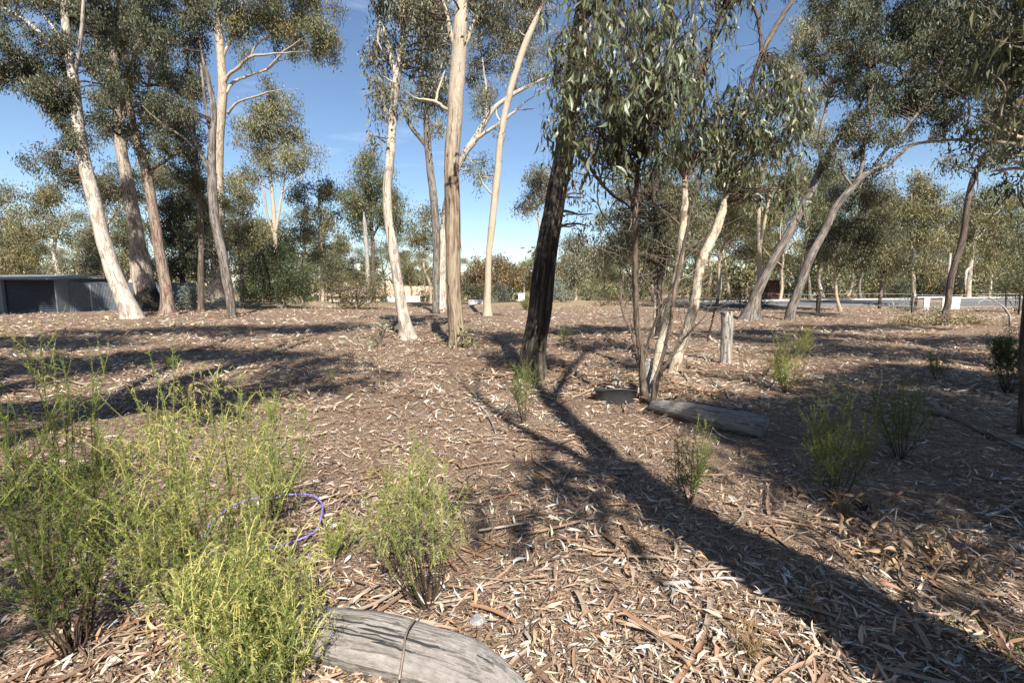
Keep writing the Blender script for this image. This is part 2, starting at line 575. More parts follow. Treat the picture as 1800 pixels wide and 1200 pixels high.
def axis(lo, hi, fine_lo, fine_hi, step, n_out):
    mid = np.arange(fine_lo, fine_hi + 1e-6, step)
    up = fine_hi + (hi - fine_hi) * (np.linspace(0, 1, n_out + 1)[1:] ** 2.6)
    dn = fine_lo - (fine_lo - lo) * (np.linspace(0, 1, n_out + 1)[1:] ** 2.6)
    return np.concatenate([dn[::-1], mid, up])


gx = axis(-900, 900, -7, 7, 0.125, 60)
gy = axis(-120, 1500, 1.0, 10, 0.115, 60)
XX, YY = np.meshgrid(gx, gy)
nr_ = np.random.default_rng(3)
ZZ = gz(XX, YY)
micro = np.zeros_like(XX)
for k in range(9):
    a = nr_.uniform(0, 6.28)
    fq = nr_.uniform(6, 22)
    micro += np.sin((XX * math.cos(a) + YY * math.sin(a)) * fq + nr_.uniform(0, 6.28)) / 9
ZZ = ZZ + 0.028 * micro * (1 - sstep(12, 20, YY)) * (1 - sstep(9, 14, np.abs(XX)))
g = Geo()
ny, nx = XX.shape
ii, jj = np.meshgrid(np.arange(ny - 1), np.arange(nx - 1), indexing='ij')
qd = np.stack([ii * nx + jj, ii * nx + jj + 1, (ii + 1) * nx + jj + 1, (ii + 1) * nx + jj], -1).reshape(-1, 4)
g.add(np.stack([XX, YY, ZZ], -1).reshape(-1, 3), qd)
ground = g.build('ground', ground_mat())
tag(ground, 'bare earth under brown leaf litter', kind='structure')

# road with kerb on the right
road_m = plain_mat('grey bitumen', (0.13, 0.135, 0.145), 0.85, 0.2, 0.18, 3)
kerb_m = plain_mat('pale concrete kerb', (0.46, 0.45, 0.42), 0.85, 0.2, 0.1, 5)


def strip(g, xs, y0, y1, dz, thick=0.0):
    n = len(xs)
    V = []
    for x, a, b in zip(xs, y0, y1):
        V += [(x, a, float(gz(x, a)) * 0 + ROAD_Z(x) + dz), (x, b, ROAD_Z(x) + dz)]
    q = [(2 * i, 2 * i + 2, 2 * i + 3, 2 * i + 1) for i in range(n - 1)]
    if thick:
        b0 = len(V)
        V += [(v[0], v[1], v[2] - thick) for v in V]
        q += [(b0 + 2 * i, 2 * i, 2 * i + 2, b0 + 2 * i + 2) for i in range(n - 1)][:0]
        q += [(2 * i, b0 + 2 * i, b0 + 2 * i + 2, 2 * i + 2) for i in range(n - 1)]
        q += [(2 * i + 1, 2 * i + 3, b0 + 2 * i + 3, b0 + 2 * i + 1) for i in range(n - 1)]
    g.add(V, q)


ROAD_Z = lambda x: 0.06 + 0.012 * (x - 14)
rx = np.linspace(13, 95, 60)
ryn = 33.0 + 0.02 * (rx - 14) + 0.0 * rx
g = Geo()
strip(g, rx, ryn, ryn + 6.2, 0.02, 0.6)
tag(g.build('road', road_m, smooth=False), 'grey bitumen road with a pale kerb beyond the trees on the right', kind='structure')
g = Geo()
strip(g, rx, ryn + 6.2, ryn + 6.5, 0.12, 0.7)
tag(g.build('kerb', kerb_m, smooth=False), 'pale concrete kerb along the road', kind='structure')

# ------------------------------------------------------------------ tree builder
LEAFCOL = dict(
    olive=(0.165, 0.158, 0.080), grey=(0.180, 0.180, 0.122), green=(0.125, 0.135, 0.064), dark=(0.094, 0.102, 0.060),
    yellow=(0.205, 0.195, 0.100), mid=(0.135, 0.138, 0.078), brown=(0.175, 0.135, 0.075), blue=(0.20, 0.23, 0.20), near=(0.100, 0.128, 0.078))
TWIGCOL = A(0.11, 0.085, 0.07)


def grow(nodes, nrad, cl, r_, rmin=0.007, rmax=0.06, kpts=6):
    """join every leaf clump to the nearest wood by a curved branch"""
    P = [np.asarray(nodes, float)]
    R = [np.asarray(nrad, float)]
    NP, NR = P[0], R[0]
    d0 = np.min(np.linalg.norm(cl[:, None, :] - NP[None, ::2, :], axis=2), axis=1)
    paths, rads = [], []
    t = np.linspace(0, 1, kpts)[:, None]
    for c in cl[np.argsort(d0)]:
        dv = c - NP
        d = np.einsum('ij,ij->i', dv, dv)
        cost = d * np.where(dv[:, 2] < 0, 1.7, 1.0) + 0.02 / (NR + 0.004)
        k = int(np.argmin(cost))
        a = NP[k]
        ln = math.sqrt(d[k])
        side = r_.normal(size=3) * 0.16 * ln
        ctrl = a + (c - a) * 0.5 + side + A(0, 0, 0.18 * ln * r_.uniform(-0.3, 1.0))
        pts = (1 - t) ** 2 * a + 2 * t * (1 - t) * ctrl + t ** 2 * c
        pts[1:-1] += r_.normal(size=(kpts - 2, 3)) * 0.03 * ln
        r0 = min(NR[k] * 0.75, rmin + 0.016 * ln + 0.002, rmax)
        rr = np.linspace(r0, max(rmin * 0.6, 0.003), kpts)
        paths.append(pts)
        rads.append(rr)
        NP = np.vstack([NP, pts[2:]])
        NR = np.concatenate([NR, rr[2:]])
    return np.array(paths), np.array(rads)


def foliage(g, cl, per, spread, L, Wd, col, r_, droop=1.0, var=0.36, shape='blade'):
    n = len(cl)
    if n == 0:
        return
    P = np.repeat(cl, per, 0) + r_.normal(size=(n * per, 3)) * np.asarray(spread)
    N = len(P)
    ax = unit(A(0, 0, -droop) + r_.normal(size=(N, 3)) * 0.55)
    sd = unit(np.cross(ax, r_.normal(size=(N, 3))))
    cv = np.repeat(r_.normal(1, var, (n, 1)).clip(0.45, 1.7), per, 0) * r_.normal(1, 0.22, (N, 1)).clip(0.5, 1.6)
    hue = np.repeat(r_.normal(0, 0.09, (n, 1)), per, 0)
    cc = np.asarray(col)[None, :] * cv * np.concatenate([1 + hue, np.ones_like(hue), 1 - hue], 1)
    dead = r_.random(N) < 0.03
    cc[dead] = A(0.22, 0.13, 0.06)
    LL = L * r_.uniform(0.65, 1.25, N)
    if shape == 'blade':
        blades(g, P, ax, sd, LL, Wd * r_.uniform(0.7, 1.25, N), cc.clip(0, 0.6), r_.uniform(-0.1, 0.1, (N, 1)))
    else:
        sickles(g, P, ax, sd, LL, Wd * r_.uniform(0.7, 1.25, N), cc.clip(0, 0.6), r_.uniform(-0.16, 0.16, N), r_.uniform(-0.1, 0.1, N))


def ellip(r_, n, c, rad, pw=2.4, knot=0.0):
    if knot and n > 6:
        m = max(4, n // 8)
        v = (unit(r_.normal(size=(m, 3))) * (r_.random((m, 1)) ** (1 / pw)) * rad)[r_.integers(0, m, n)]
        return c + v + r_.normal(size=(n, 3)) * A(knot, knot, knot * 0.6)
    v = unit(r_.normal(size=(n, 3))) * (r_.random((n, 1)) ** (1 / pw))
    return c + v * rad


def tree(name, label, base, trunk, limbs=(), blobs=(), bark='pale', leaf='olive', cat='tree', group=None, seed=1, Y=None, dens=1.0,
         flare=0.5, flare_len=0.3, L=None, lump=0.05, sides=14, per=42, twigcol=None, clump=None, fluted=0.0, droop=1.0, ratio=0.25,
         depth=1.0, extra=None, wk=1.0):
    r_ = np.random.default_rng(seed)
    if Y is None:
        b = G(*base)
        Y = b[1]
    else:
        b = W(base[0], base[1], Y)
        b[2] = float(gz(b[0], b[1]))
    root = empty(name, b, label, cat, group)
    k = Y / F_PX
    trunk = [(q[0], q[1], q[2] * wk) + tuple(q[3:]) for q in trunk]
    limbs = [[(q[0], q[1], q[2] * wk) + tuple(q[3:]) for q in lm] for lm in limbs]
    pts = [np.append(b + A(0, 0, -0.12), trunk[0][2] * k / 2)]
    for q in trunk:
        w = W(q[0], q[1], Y + (q[3] if len(q) > 3 else 0))
        pts.append(np.append(w, q[2] * k / 2))
    if np.linalg.norm(pts[1][:3] - b) < 0.15:
        pts.pop(1)
    S = spline(pts, 7)
    S[:, 3] *= 1 - 0.75 * sstep(0.78, 1.0, np.linspace(0, 1, len(S)))
    S[1:, :3] += np.cumsum(r_.normal(size=(len(S) - 1, 3)) * 0.004, 0) * (Y / 20)
    g = Geo()
    tube(g, S[:, :3], np.abs(S[:, 3]) + 0.004, sides, lump, flare, flare_len, seed=seed, fluted=fluted)
    tr = g.build('trunk', M[bark], root)
    nodes = [S[len(S) // 3:, :3]]
    nrad = [S[len(S) // 3:, 3]]
    for li, lm in enumerate(limbs):
        dY = r_.uniform(-0.08, 0.08) * Y * 0.5
        ps = []
        for i, q in enumerate(lm):
            dy = q[3] if len(q) > 3 else dY * (i / max(1, len(lm) - 1))
            ps.append(np.append(W(q[0], q[1], Y + dy), q[2] * k / 2))
        s2 = spline(ps, 6)
        s2[:, 3] *= 0.82 - 0.66 * sstep(0.55, 1.0, np.linspace(0, 1, len(s2)))
        s2[1:-1, :3] += r_.normal(size=(len(s2) - 2, 3)) * 0.006 * (Y / 20)
        g = Geo()
        tube(g, s2[:, :3], np.abs(s2[:, 3]) + 0.003, max(8, sides - 4), lump, seed=seed * 31 + li, s0=5 + li * 3.1)
        g.build('limb', M[bark], root)
        nodes.append(s2[2:, :3])
        nrad.append(s2[2:, 3])
    L = L or max(0.15, Y * (0.0078 if Y < 26 else 0.0064))
    Wd = L * ratio
    lcol = LEAFCOL[leaf] if isinstance(leaf, str) else leaf
    # a bough to the heart of every leafy part of the crown
    for bi, q in enumerate(blobs):
        if bi > 13 or len(trunk) < 3:
            break
        c = W(q[0], q[1], Y + (q[5] if len(q) > 5 else 0))
        NN, RR_ = np.concatenate(nodes), np.concatenate(nrad)
        dv = c - NN
        d = np.linalg.norm(dv, axis=1)
        j = int(np.argmin(d * np.where(dv[:, 2] < -0.2 * d, 2.2, 1.0) + 0.03 / (RR_ + 0.01)))
        if d[j] < 0.5 * max(0.4, Y / 20) or d[j] > 6:
            continue
        a, ln = NN[j], d[j]
        m1 = a + (c - a) * 0.35 + r_.normal(size=3) * A(.10, .14, .06) * ln + A(0, 0, -.03 * ln)
        m2 = a + (c - a) * 0.7 + r_.normal(size=3) * A(.08, .12, .06) * ln + A(0, 0, .07 * ln)
        s2 = spline([a, m1, m2, c + r_.normal(size=3) * .1 * ln], 5)
        rb = np.linspace(min(RR_[j] * .6, .018 + .014 * ln), .008, len(s2))
        g = Geo()
        tube(g, s2, rb, 7, 0.08, seed=seed * 17 + bi, s0=bi * 2.3)
        g.build('branch', M[bark], root)
        nodes.append(s2[3:])
        nrad.append(rb[3:])
    cls, far = [], []
    sp = clump or max(0.18, min(0.45, Y * 0.0092))
    for q in blobs:
        dy = q[5] if len(q) > 5 else r_.uniform(-0.6, 0.6) * depth
        dn = q[4] if len(q) > 4 else 1.0
        c = W(q[0], q[1], Y + dy)
        rad = A(q[2] * k, (q[2] + q[3]) * 0.5 * k * depth, q[3] * k)
        out = q[1] + q[3] < -25 or q[0] - q[2] > 1830
        n = int(math.ceil(dn * dens * 2.5 * math.pi * rad[0] * rad[2] / (0.55 * L * Wd * (4 if out else 1)) / per))
        far.append(np.full(max(n, 3), out))
        cls.append(ellip(r_, max(n, 3), c, rad, 2.4, sp * 0.85))
    if cls:
        cl = np.concatenate(cls)
        far = np.concatenate(far)[cl[:, 2] > b[2] + 0.5]
        cl = cl[cl[:, 2] > b[2] + 0.5]
        keep = r_.random(len(cl)) < 0.62
        P, R = grow(np.concatenate(nodes), np.concatenate(nrad), cl[keep], r_)
        g = Geo()
        tc = TWIGCOL if twigcol is None else A(*twigcol)
        tubes(g, P, R * max(1.15, Y / 16), 4 if Y < 26 else 3, tc * r_.normal(1, 0.2, (len(P), 1)).clip(0.5, 1.6))
        tag(g.build('twig', M['twig'], root), kind='stuff')
        g = Geo()
        foliage(g, cl[~far], per, A(sp * 0.70, sp * 0.70, sp * 0.95), L, Wd, lcol, r_, droop)
        foliage(g, cl[far], per, A(sp * 1.2, sp * 1.2, sp), L * 2, Wd * 2, lcol, r_, droop)
        tag(g.build('crown', M['leaf'], root, smooth=False), kind='stuff')
    if extra:
        extra(root, S, b, k, r_)
    return root
# ------------------------------------------------------------------ the nearer gum trees, left to right
def peel(n, lo, hi, mat, scale=1.0):
    def f(root, S, b, k, r_):
        T = len(S)
        for i in range(n):
            j = int(r_.uniform(lo, hi) * (T - 2)) + 1
            a = r_.uniform(math.pi * 1.0, math.pi * 2.0)
            rad = S[j, 3]
            p = S[j, :3] + A(math.cos(a), math.sin(a), 0) * rad * 1.0
            out = A(math.cos(a), math.sin(a), 0)
            ln = r_.uniform(0.25, 0.8) * scale
            w = r_.uniform(0.02, 0.05) * scale
            t = np.linspace(0, 1, 6)[:, None]
            c = p - A(0, 0, 1) * ln * t + out * (0.10 * ln * t ** 2 + 0.006)
            sd = np.cross(out, A(0, 0, 1)) * w * (1 - 0.7 * t) * 0.5
            g = Geo()
            V = np.concatenate([c - sd, c + sd, c + out * 0.008 - sd * 0.6, c + out * 0.008 + sd * 0.6])
            q = [(m, m + 1, 7 + m, 6 + m) for m in range(5)] + [(12 + m, 18 + m, 19 + m, 13 + m) for m in range(5)] + [(m, 12 + m, 13 + m, m + 1) for m in range(5)]
            g.add(V, q, None, A(0.26, 0.17, 0.11) * r_.uniform(0.6, 1.3))
            g.build('bark_strip', M['twig'], root)
    return f


def burl(px, py, w, dark=True):
    def f(root, S, b, k, r_):
        pass
    return f


tree('gum_tree', 'left-leaning gum with white lower trunk and orange edge beside the grey sheet fence', (234, 560),
     [(228, 545, 40), (205, 492, 34), (182, 420, 30), (166, 350, 28), (149, 290, 26), (136, 220, 24), (131, 150, 20), (119, 80, 16), (111, 0, 14), (100, -90, 11), (110, -180, 8)],
     [[(140, 240, 14), (108, 225, 9), (72, 175, 8), (40, 135, 7), (20, 98, 6), (4, 50, 5), (-10, 0, 4)],
      [(122, 100, 12), (100, 78, 10), (75, 62, 10), (45, 38, 10), (15, 18, 9), (-20, 0, 8)],
      [(124, 120, 8), (100, 60, 7), (75, 25, 5), (45, -10, 4)],
      [(133, 130, 9), (145, 40, 9), (150, -60, 7)]],
     [(55, 75, 55, 50), (60, 130, 60, 35), (20, 125, 35, 25), (90, 165, 55, 30), (100, 190, 40, 35, .8), (120, 40, 50, 50, .8), (50, -20, 90, 40), (150, -40, 90, 60), (110, 215, 40, 30, .9),
      (120, 275, 40, 30, .7), (85, 275, 35, 25, .8), (160, 235, 25, 45, .7), (130, 300, 40, 25, .5), (80, 0, 60, 35, .8), (100, -140, 120, 60), (-50, 60, 60, 80), (175, 130, 35, 60, .8)],
     'white', 'dark', seed=1, wk=0.72, extra=peel(5, 0.05, 0.6, 'peel'), flare=0.45, per=40)
tree('gum_tree', 'mottled white gum with black base, leaves sprouting along its trunk', (263, 546),
     [(262, 535, 46), (257, 500, 38), (249, 455, 32), (240, 400, 28), (229, 340, 25), (216, 275, 23), (209, 215, 20), (206, 150, 17), (198, 80, 14), (190, 0, 12), (180, -120, 9)],
     [[(212, 250, 10), (222, 180, 9), (236, 100, 8), (250, 20, 7), (262, -60, 5)], [(208, 200, 9), (190, 120, 8), (160, 50, 8), (150, -30, 6)],
      [(243, 420, 9), (232, 440, 12), (236, 490, 16), (244, 535, 20)]],
     [(205, 215, 28, 45, 1.0), (215, 290, 18, 35, .8), (225, 340, 20, 25, .7), (205, 120, 45, 60), (190, 50, 55, 50), (235, 170, 30, 40), (190, 0, 70, 50), (250, 60, 40, 60, .8), (200, -110, 100, 70), (180, 330, 25, 30, .8), (170, 180, 20, 40, .8)],
     'dark_base', 'dark', seed=2, wk=0.74, flare=0.7, flare_len=0.6, per=36, lump=0.08)
tree('gum_tree', 'red-brown streaked gum with pale foot behind the left-leaning white trunk', (298, 550),
     [(296, 540, 28), (289, 490, 24), (281, 440, 23), (272, 380, 22), (262, 325, 21), (252, 280, 20), (240, 245, 17), (228, 190, 14), (222, 110, 11), (205, 20, 9), (195, -90, 7)],
     [[(262, 310, 11), (272, 295, 9), (290, 285, 7), (305, 272, 6), (325, 262, 4)], [(236, 235, 8), (258, 190, 7), (262, 110, 7), (255, 40, 5)], [(240, 250, 8), (205, 235, 8), (180, 205, 6)]],
     [(258, 205, 40, 35), (280, 255, 35, 30, .8), (262, 130, 40, 50, .9), (220, 60, 50, 50), (300, 215, 35, 35, .8), (200, -60, 80, 60), (320, 260, 25, 25, .6), (245, 240, 30, 25)],
     'red', 'dark', seed=3, wk=0.7, extra=peel(5, 0.1, 0.6, 'peel'), flare=0.6, per=36, lump=0.09)
tree('gum_tree', 'slender smooth grey gum forking low, in front of the pale buttressed trunk', (408, 557),
     [(407, 545, 15), (402, 510, 17), (392, 455, 17), (382, 410, 17), (376, 370, 17), (372, 320, 17), (370, 285, 16), (372, 240, 13), (374, 190, 11), (366, 150, 9), (355, 100, 8), (345, 30, 7), (352, -60, 5)],
     [[(369, 300, 11), (352, 268, 10), (340, 240, 10), (325, 210, 10), (308, 185, 9), (290, 150, 8), (270, 118, 7), (255, 75, 6), (240, 35, 5), (222, -20, 4)],
      [(345, 262, 7), (318, 238, 6), (295, 225, 6), (270, 205, 5), (250, 185, 4)],
      [(372, 250, 7), (360, 180, 6), (352, 110, 6), (330, 50, 5)]],
     [(300, 120, 35, 40, .9), (330, 75, 40, 40), (285, 60, 40, 40), (345, 20, 50, 40), (300, 180, 30, 25, .7), (335, 205, 25, 35, .8), (260, 20, 50, 40), (300, -60, 90, 60)],
     'grey', 'dark', seed=4, wk=0.86, flare=0.1, per=36)
tree('gum_tree', 'gum behind the slender grey one, its thin arms spreading right into open sky', (380, 530),
     [(380, 515, 34), (382, 480, 26), (386, 420, 22), (387, 350, 21), (386, 280, 20), (388, 215, 20), (392, 160, 19), (389, 100, 17), (386, 50, 15), (382, 0, 13), (384, -100, 10)],
     [[(392, 150, 12), (402, 132, 9), (420, 118, 8), (440, 100, 7), (470, 96, 6), (510, 92, 5), (545, 90, 4)],
      [(396, 165, 10), (410, 145, 8), (440, 132, 7), (470, 122, 6), (490, 108, 5), (520, 103, 4)],
      [(400, 200, 8), (418, 180, 6), (450, 170, 5), (480, 160, 4), (525, 156, 3)],
      [(388, 110, 9), (405, 70, 8), (420, 30, 7), (432, -20, 6), (450, -70, 5)],
      [(438, 102, 6), (455, 75, 5), (485, 60, 4), (520, 40, 3)],
      [(470, 122, 5), (500, 90, 4), (540, 62, 3)],
      [(388, 90, 8), (372, 40, 7), (350, -10, 6)]],
     [(455, 35, 60, 38, 1.1), (510, 25, 60, 38, 1.1), (565, 75, 38, 28, 1.1), (590, 80, 22, 22, .9), (520, 65, 45, 22, .8), (420, 60, 30, 25, .7), (560, 20, 40, 30, .8), (470, -30, 110, 45), (400, 20, 50, 40, .7),
      (425, 85, 30, 12, .5), (400, -100, 150, 60), (565, -20, 40, 30, .7)],
     'pale', 'olive', seed=5, wk=0.72, extra=peel(4, 0.1, 0.6, 'peel'), flare=0.5, flare_len=0.9, per=40)
tree('gum_tree', 'dark thin gum hung with drooping leaves, half hidden left of the grey forked trunk', (352, 535),
     [(352, 500, 13), (353, 440, 12), (352, 380, 12), (348, 320, 11), (342, 260, 10), (338, 190, 9), (330, 110, 7), (325, 0, 6)],
     [[(349, 340, 6), (362, 360, 5), (372, 390, 4)], [(344, 290, 6), (325, 270, 5), (310, 262, 4)]],
     [(325, 250, 28, 35), (345, 330, 22, 45, .9), (330, 300, 28, 40, .8), (350, 400, 16, 35, .6), (318, 200, 35, 35), (330, 140, 40, 40, .8), (300, 300, 25, 25, .6)],
     'brown', 'dark', seed=6, wk=0.75, Y=26, per=36)
tree('gum_tree', 'twisting pale gum standing alone at the edge of the sunny clearing, forked high', (716, 594),
     [(714, 580, 24), (708, 545, 21), (701, 495, 19), (693, 435, 18), (685, 390, 16), (683, 335, 16), (688, 285, 15), (692, 230, 15), (696, 180, 14), (699, 150, 14), (704, 125, 13), (711, 80, 11), (716, 30, 11), (719, -40, 9), (722, -130, 7)],
     [[(697, 150, 9), (694, 130, 9), (688, 105, 8), (680, 70, 8), (668, 35, 7), (655, 5, 7), (640, -40, 6)],
      [(697, 165, 6), (680, 165, 4), (660, 163, 4), (645, 168, 3)], [(690, 215, 5), (682, 200, 5), (675, 185, 4)], [(705, 118, 6), (722, 110, 5), (745, 98, 4)],
      [(668, 40, 4), (664, 70, 4), (672, 90, 3)]],
     [(725, 55, 45, 45, .9), (690, 40, 30, 35, .7), (665, 90, 32, 22, .9), (690, 115, 25, 18, .7), (665, 160, 25, 20, .9), (685, 190, 18, 18, .8), (668, 195, 18, 14, .7), (740, 105, 30, 22), (720, 0, 60, 40), (655, 240, 8, 10, .5), (700, -80, 120, 60), (670, 140, 20, 16, .6)],
     'white', 'grey', seed=7, wk=0.92, extra=peel(4, 0.05, 0.6, 'peel'), flare=0.75, flare_len=0.22, per=34, lump=0.07, sides=18)
tree('gum_tree', 'straight tall gum at centre, brown peeling bark low down and smooth cream above', (804, 607),
     [(804, 590, 27), (800, 550, 26), (797, 500, 26), (796, 440, 26), (795, 380, 26), (793, 320, 25), (794, 270, 25), (798, 220, 25), (802, 160, 26), (806, 110, 25), (810, 60, 24), (815, 0, 23), (820, -90, 19), (826, -200, 14)],
     [[(800, 190, 10), (785, 192, 7), (768, 180, 6), (750, 176, 6), (730, 172, 5), (715, 162, 5)],
      [(806, 110, 16), (800, 80, 12), (792, 60, 10), (784, 20, 9), (770, -30, 7)],
      [(766, 180, 5), (770, 160, 4), (780, 130, 4), (783, 122, 3)],
      [(812, 90, 10), (822, 70, 8), (830, 45, 7), (845, 20, 6), (860, -5, 5)]],
     [(770, 60, 22, 45, .6), (760, -20, 50, 40, .8), (850, -20, 50, 40, .8), (820, -230, 150, 70)],
     'peel', 'grey', seed=8, flare=0.45, flare_len=0.2, per=34, sides=22, lump=0.05, extra=peel(16, 0.05, 0.62, 'peel'))
tree('gum_tree', 'white-barked gum with a right-leaning upper arm, standing just behind the tall peeling trunk', (774, 541),
     [(774, 530, 26), (776, 480, 20), (778, 430, 18), (783, 390, 17), (789, 345, 15), (800, 305, 14), (816, 272, 13), (832, 250, 13), (848, 224, 12), (866, 195, 10), (895, 172, 8), (925, 155, 8), (965, 136, 7), (1010, 110, 5)],
     [[(832, 250, 9), (846, 238, 8), (862, 228, 8), (885, 212, 7), (905, 196, 6), (930, 175, 5), (980, 148, 4)],
      [(848, 222, 7), (856, 180, 6), (850, 120, 5), (842, 60, 4)], [(905, 192, 3), (922, 193, 3), (943, 190, 2)]],
     [(850, 110, 40, 40, .8), (860, 60, 40, 45, .8), (905, 60, 40, 50, .7), (870, 160, 35, 25, .8), (930, 110, 35, 35, .6), (840, 180, 22, 22, .6), (830, 300, 20, 16, .6), (880, 0, 60, 40, .8), (950, 40, 35, 40, .8), (845, 285, 15, 15, .5), (900, -60, 90, 50)],
     'white', 'grey', seed=9, wk=0.86, flare=0.5, flare_len=0.4, per=32)
tree('gum_tree', 'grey gum forked into two arms between the lone pale trunk and the peeling one', (766, 535),
     [(767, 480, 14), (768, 430, 15), (765, 380, 15), (761, 330, 15), (756, 290, 14), (752, 255, 14), (751, 215, 12), (750, 175, 11), (745, 140, 9), (740, 100, 8), (738, 40, 7), (742, -40, 5)],
     [[(752, 260, 11), (738, 242, 11), (724, 225, 10), (714, 205, 9), (706, 180, 8), (702, 160, 7)],
      [(750, 190, 7), (758, 150, 6), (765, 110, 5)], [(745, 150, 5), (732, 160, 4), (715, 168, 3)]],
     [(745, 75, 35, 40), (752, 135, 32, 32), (728, 165, 30, 20, .9), (772, 165, 25, 30, .8), (765, 215, 22, 25, .7), (722, 200, 22, 16, .5), (775, 110, 22, 35, .8), (750, 10, 50, 45), (745, -60, 90, 50)],
     'grey', 'grey', seed=10, wk=0.86, Y=24.5, flare=0.2, per=34)
tree('gum_tree', 'slim cream and orange gum rising into open sky right of the tall peeling trunk', (857, 556),
     [(857, 545, 14), (858, 500, 12), (859, 455, 11), (862, 420, 12), (867, 370, 12), (872, 320, 12), (876, 270, 11), (882, 225, 11), (890, 185, 11), (898, 155, 11), (910, 115, 11), (924, 75, 11), (940, 35, 11), (955, 0, 10), (985, -80, 8)],
     [[(869, 345, 4), (858, 335, 4), (848, 320, 3), (842, 305, 3)], [(884, 218, 5), (874, 205, 4), (872, 190, 3)], [(905, 125, 5), (902, 110, 4), (898, 98, 3)]],
     [(843, 310, 16, 22, .6), (870, 300, 10, 14, .3), (880, 225, 12, 10, .3), (900, 50, 40, 35, .6), (930, -20, 60, 40, .8), (985, -100, 90, 50)],
     'orange', 'grey', seed=11, wk=0.95, extra=peel(4, 0.1, 0.8, 'peel', .7), flare=0.55, flare_len=0.25, per=30)


def furrow_extra(root, S, b, k, r_):
    pass


tree('box_tree', 'big dark furrowed trunk leaning right in the shade at centre', (936, 662),
     [(936, 640, 50), (940, 600, 48), (947, 555, 47), (953, 500, 46), (960, 440, 44), (968, 390, 42), (977, 335, 40), (986, 290, 38), (994, 240, 36), (1002, 180, 35), (1010, 110, 33), (1018, 40, 31), (1030, -60, 27), (1045, -200, 20)],
     [[(1005, 170, 16, 0), (1050, 150, 12, .6), (1120, 140, 10, 1.1), (1210, 110, 9, 1.3), (1270, 50, 9, 1.2), (1300, -40, 8, 1.0)],
      [(996, 250, 12, 0), (1030, 285, 9, .5), (1055, 320, 8, .8), (1080, 345, 8, 1.1), (1105, 362, 9, 1.5), (1130, 400, 6, 2.0)],
      [(1052, 318, 4, .8), (1050, 345, 3, .8), (1058, 375, 3, .9), (1080, 400, 2.5, 1.1), (1095, 420, 2, 1.2)],
      [(1105, 362, 5, 1.5), (1085, 352, 4, 1.3), (1070, 370, 3, 1.2)],
      [(1018, 40, 14, 0), (1080, -20, 12, .5), (1150, -70, 9, .9)]],
     [(1016, 345, 14, 40, .30), (1040, 380, 18, 35, .18), (1000, 330, 12, 30, .25), (1100, -80, 120, 60, .8), (1030, -160, 170, 80), (1018, 400, 8, 50, .35), (1090, 60, 70, 60, .25, 1.5)],
     'iron', 'grey', cat='tree', seed=12, wk=0.84, flare=0.35, flare_len=0.35, per=26, sides=30, lump=0.05, fluted=0.035, L=0.11, clump=0.2)


# ------------------------------------------------------------------ saplings with big hanging leaves
def near_leaf_meshes(cols):
    out = []
    r_ = np.random.default_rng(77)
    for c in cols:
        for cur in (0.10, -0.14):
            g = Geo()
            ts = np.linspace(0, 1, 7)
            wd = np.array([0.02, 0.52, 0.9, 1.0, 0.82, 0.45, 0.0]) * 0.5 * 0.19
            V = []
            for t, w in zip(ts, wd):
                x = cur * 4 * t * (1 - t) + 0.03 * t
                y = 0.10 * math.sin(t * 2.6)
                V += [(x - w, y - w * 0.35, -t), (x, y, -t), (x + w, y - w * 0.35, -t)]
            q = []
            for i in range(6):
                q += [(3 * i, 3 * i + 1, 3 * i + 4, 3 * i + 3), (3 * i + 1, 3 * i + 2, 3 * i + 5, 3 * i + 4)]
            g.add(V, q, None, c)
            out.append(g.mesh('leaf', M['leaf_near'], smooth=True))
    return out


NEARLEAF = near_leaf_meshes([A(0.110, 0.140, 0.088), A(0.150, 0.180, 0.118), A(0.23, 0.26, 0.185), A(0.075, 0.092, 0.048), A(0.15, 0.155, 0.07)])


def place_leaves(root, P, L, r_, name='leaf'):
    b = np.array(root.location)
    for p in P:
        o = bpy.data.objects.new(name, NEARLEAF[r_.integers(len(NEARLEAF))])
        COL.objects.link(o)
        o.parent = root
        o.location = p - b
        o.rotation_euler = (r_.normal(0, 0.38), r_.normal(0, 0.38), r_.uniform(0, 6.28))
        s = L * r_.uniform(0.7, 1.25)
        o.scale = (s * r_.uniform(0.85, 1.3), s, s)


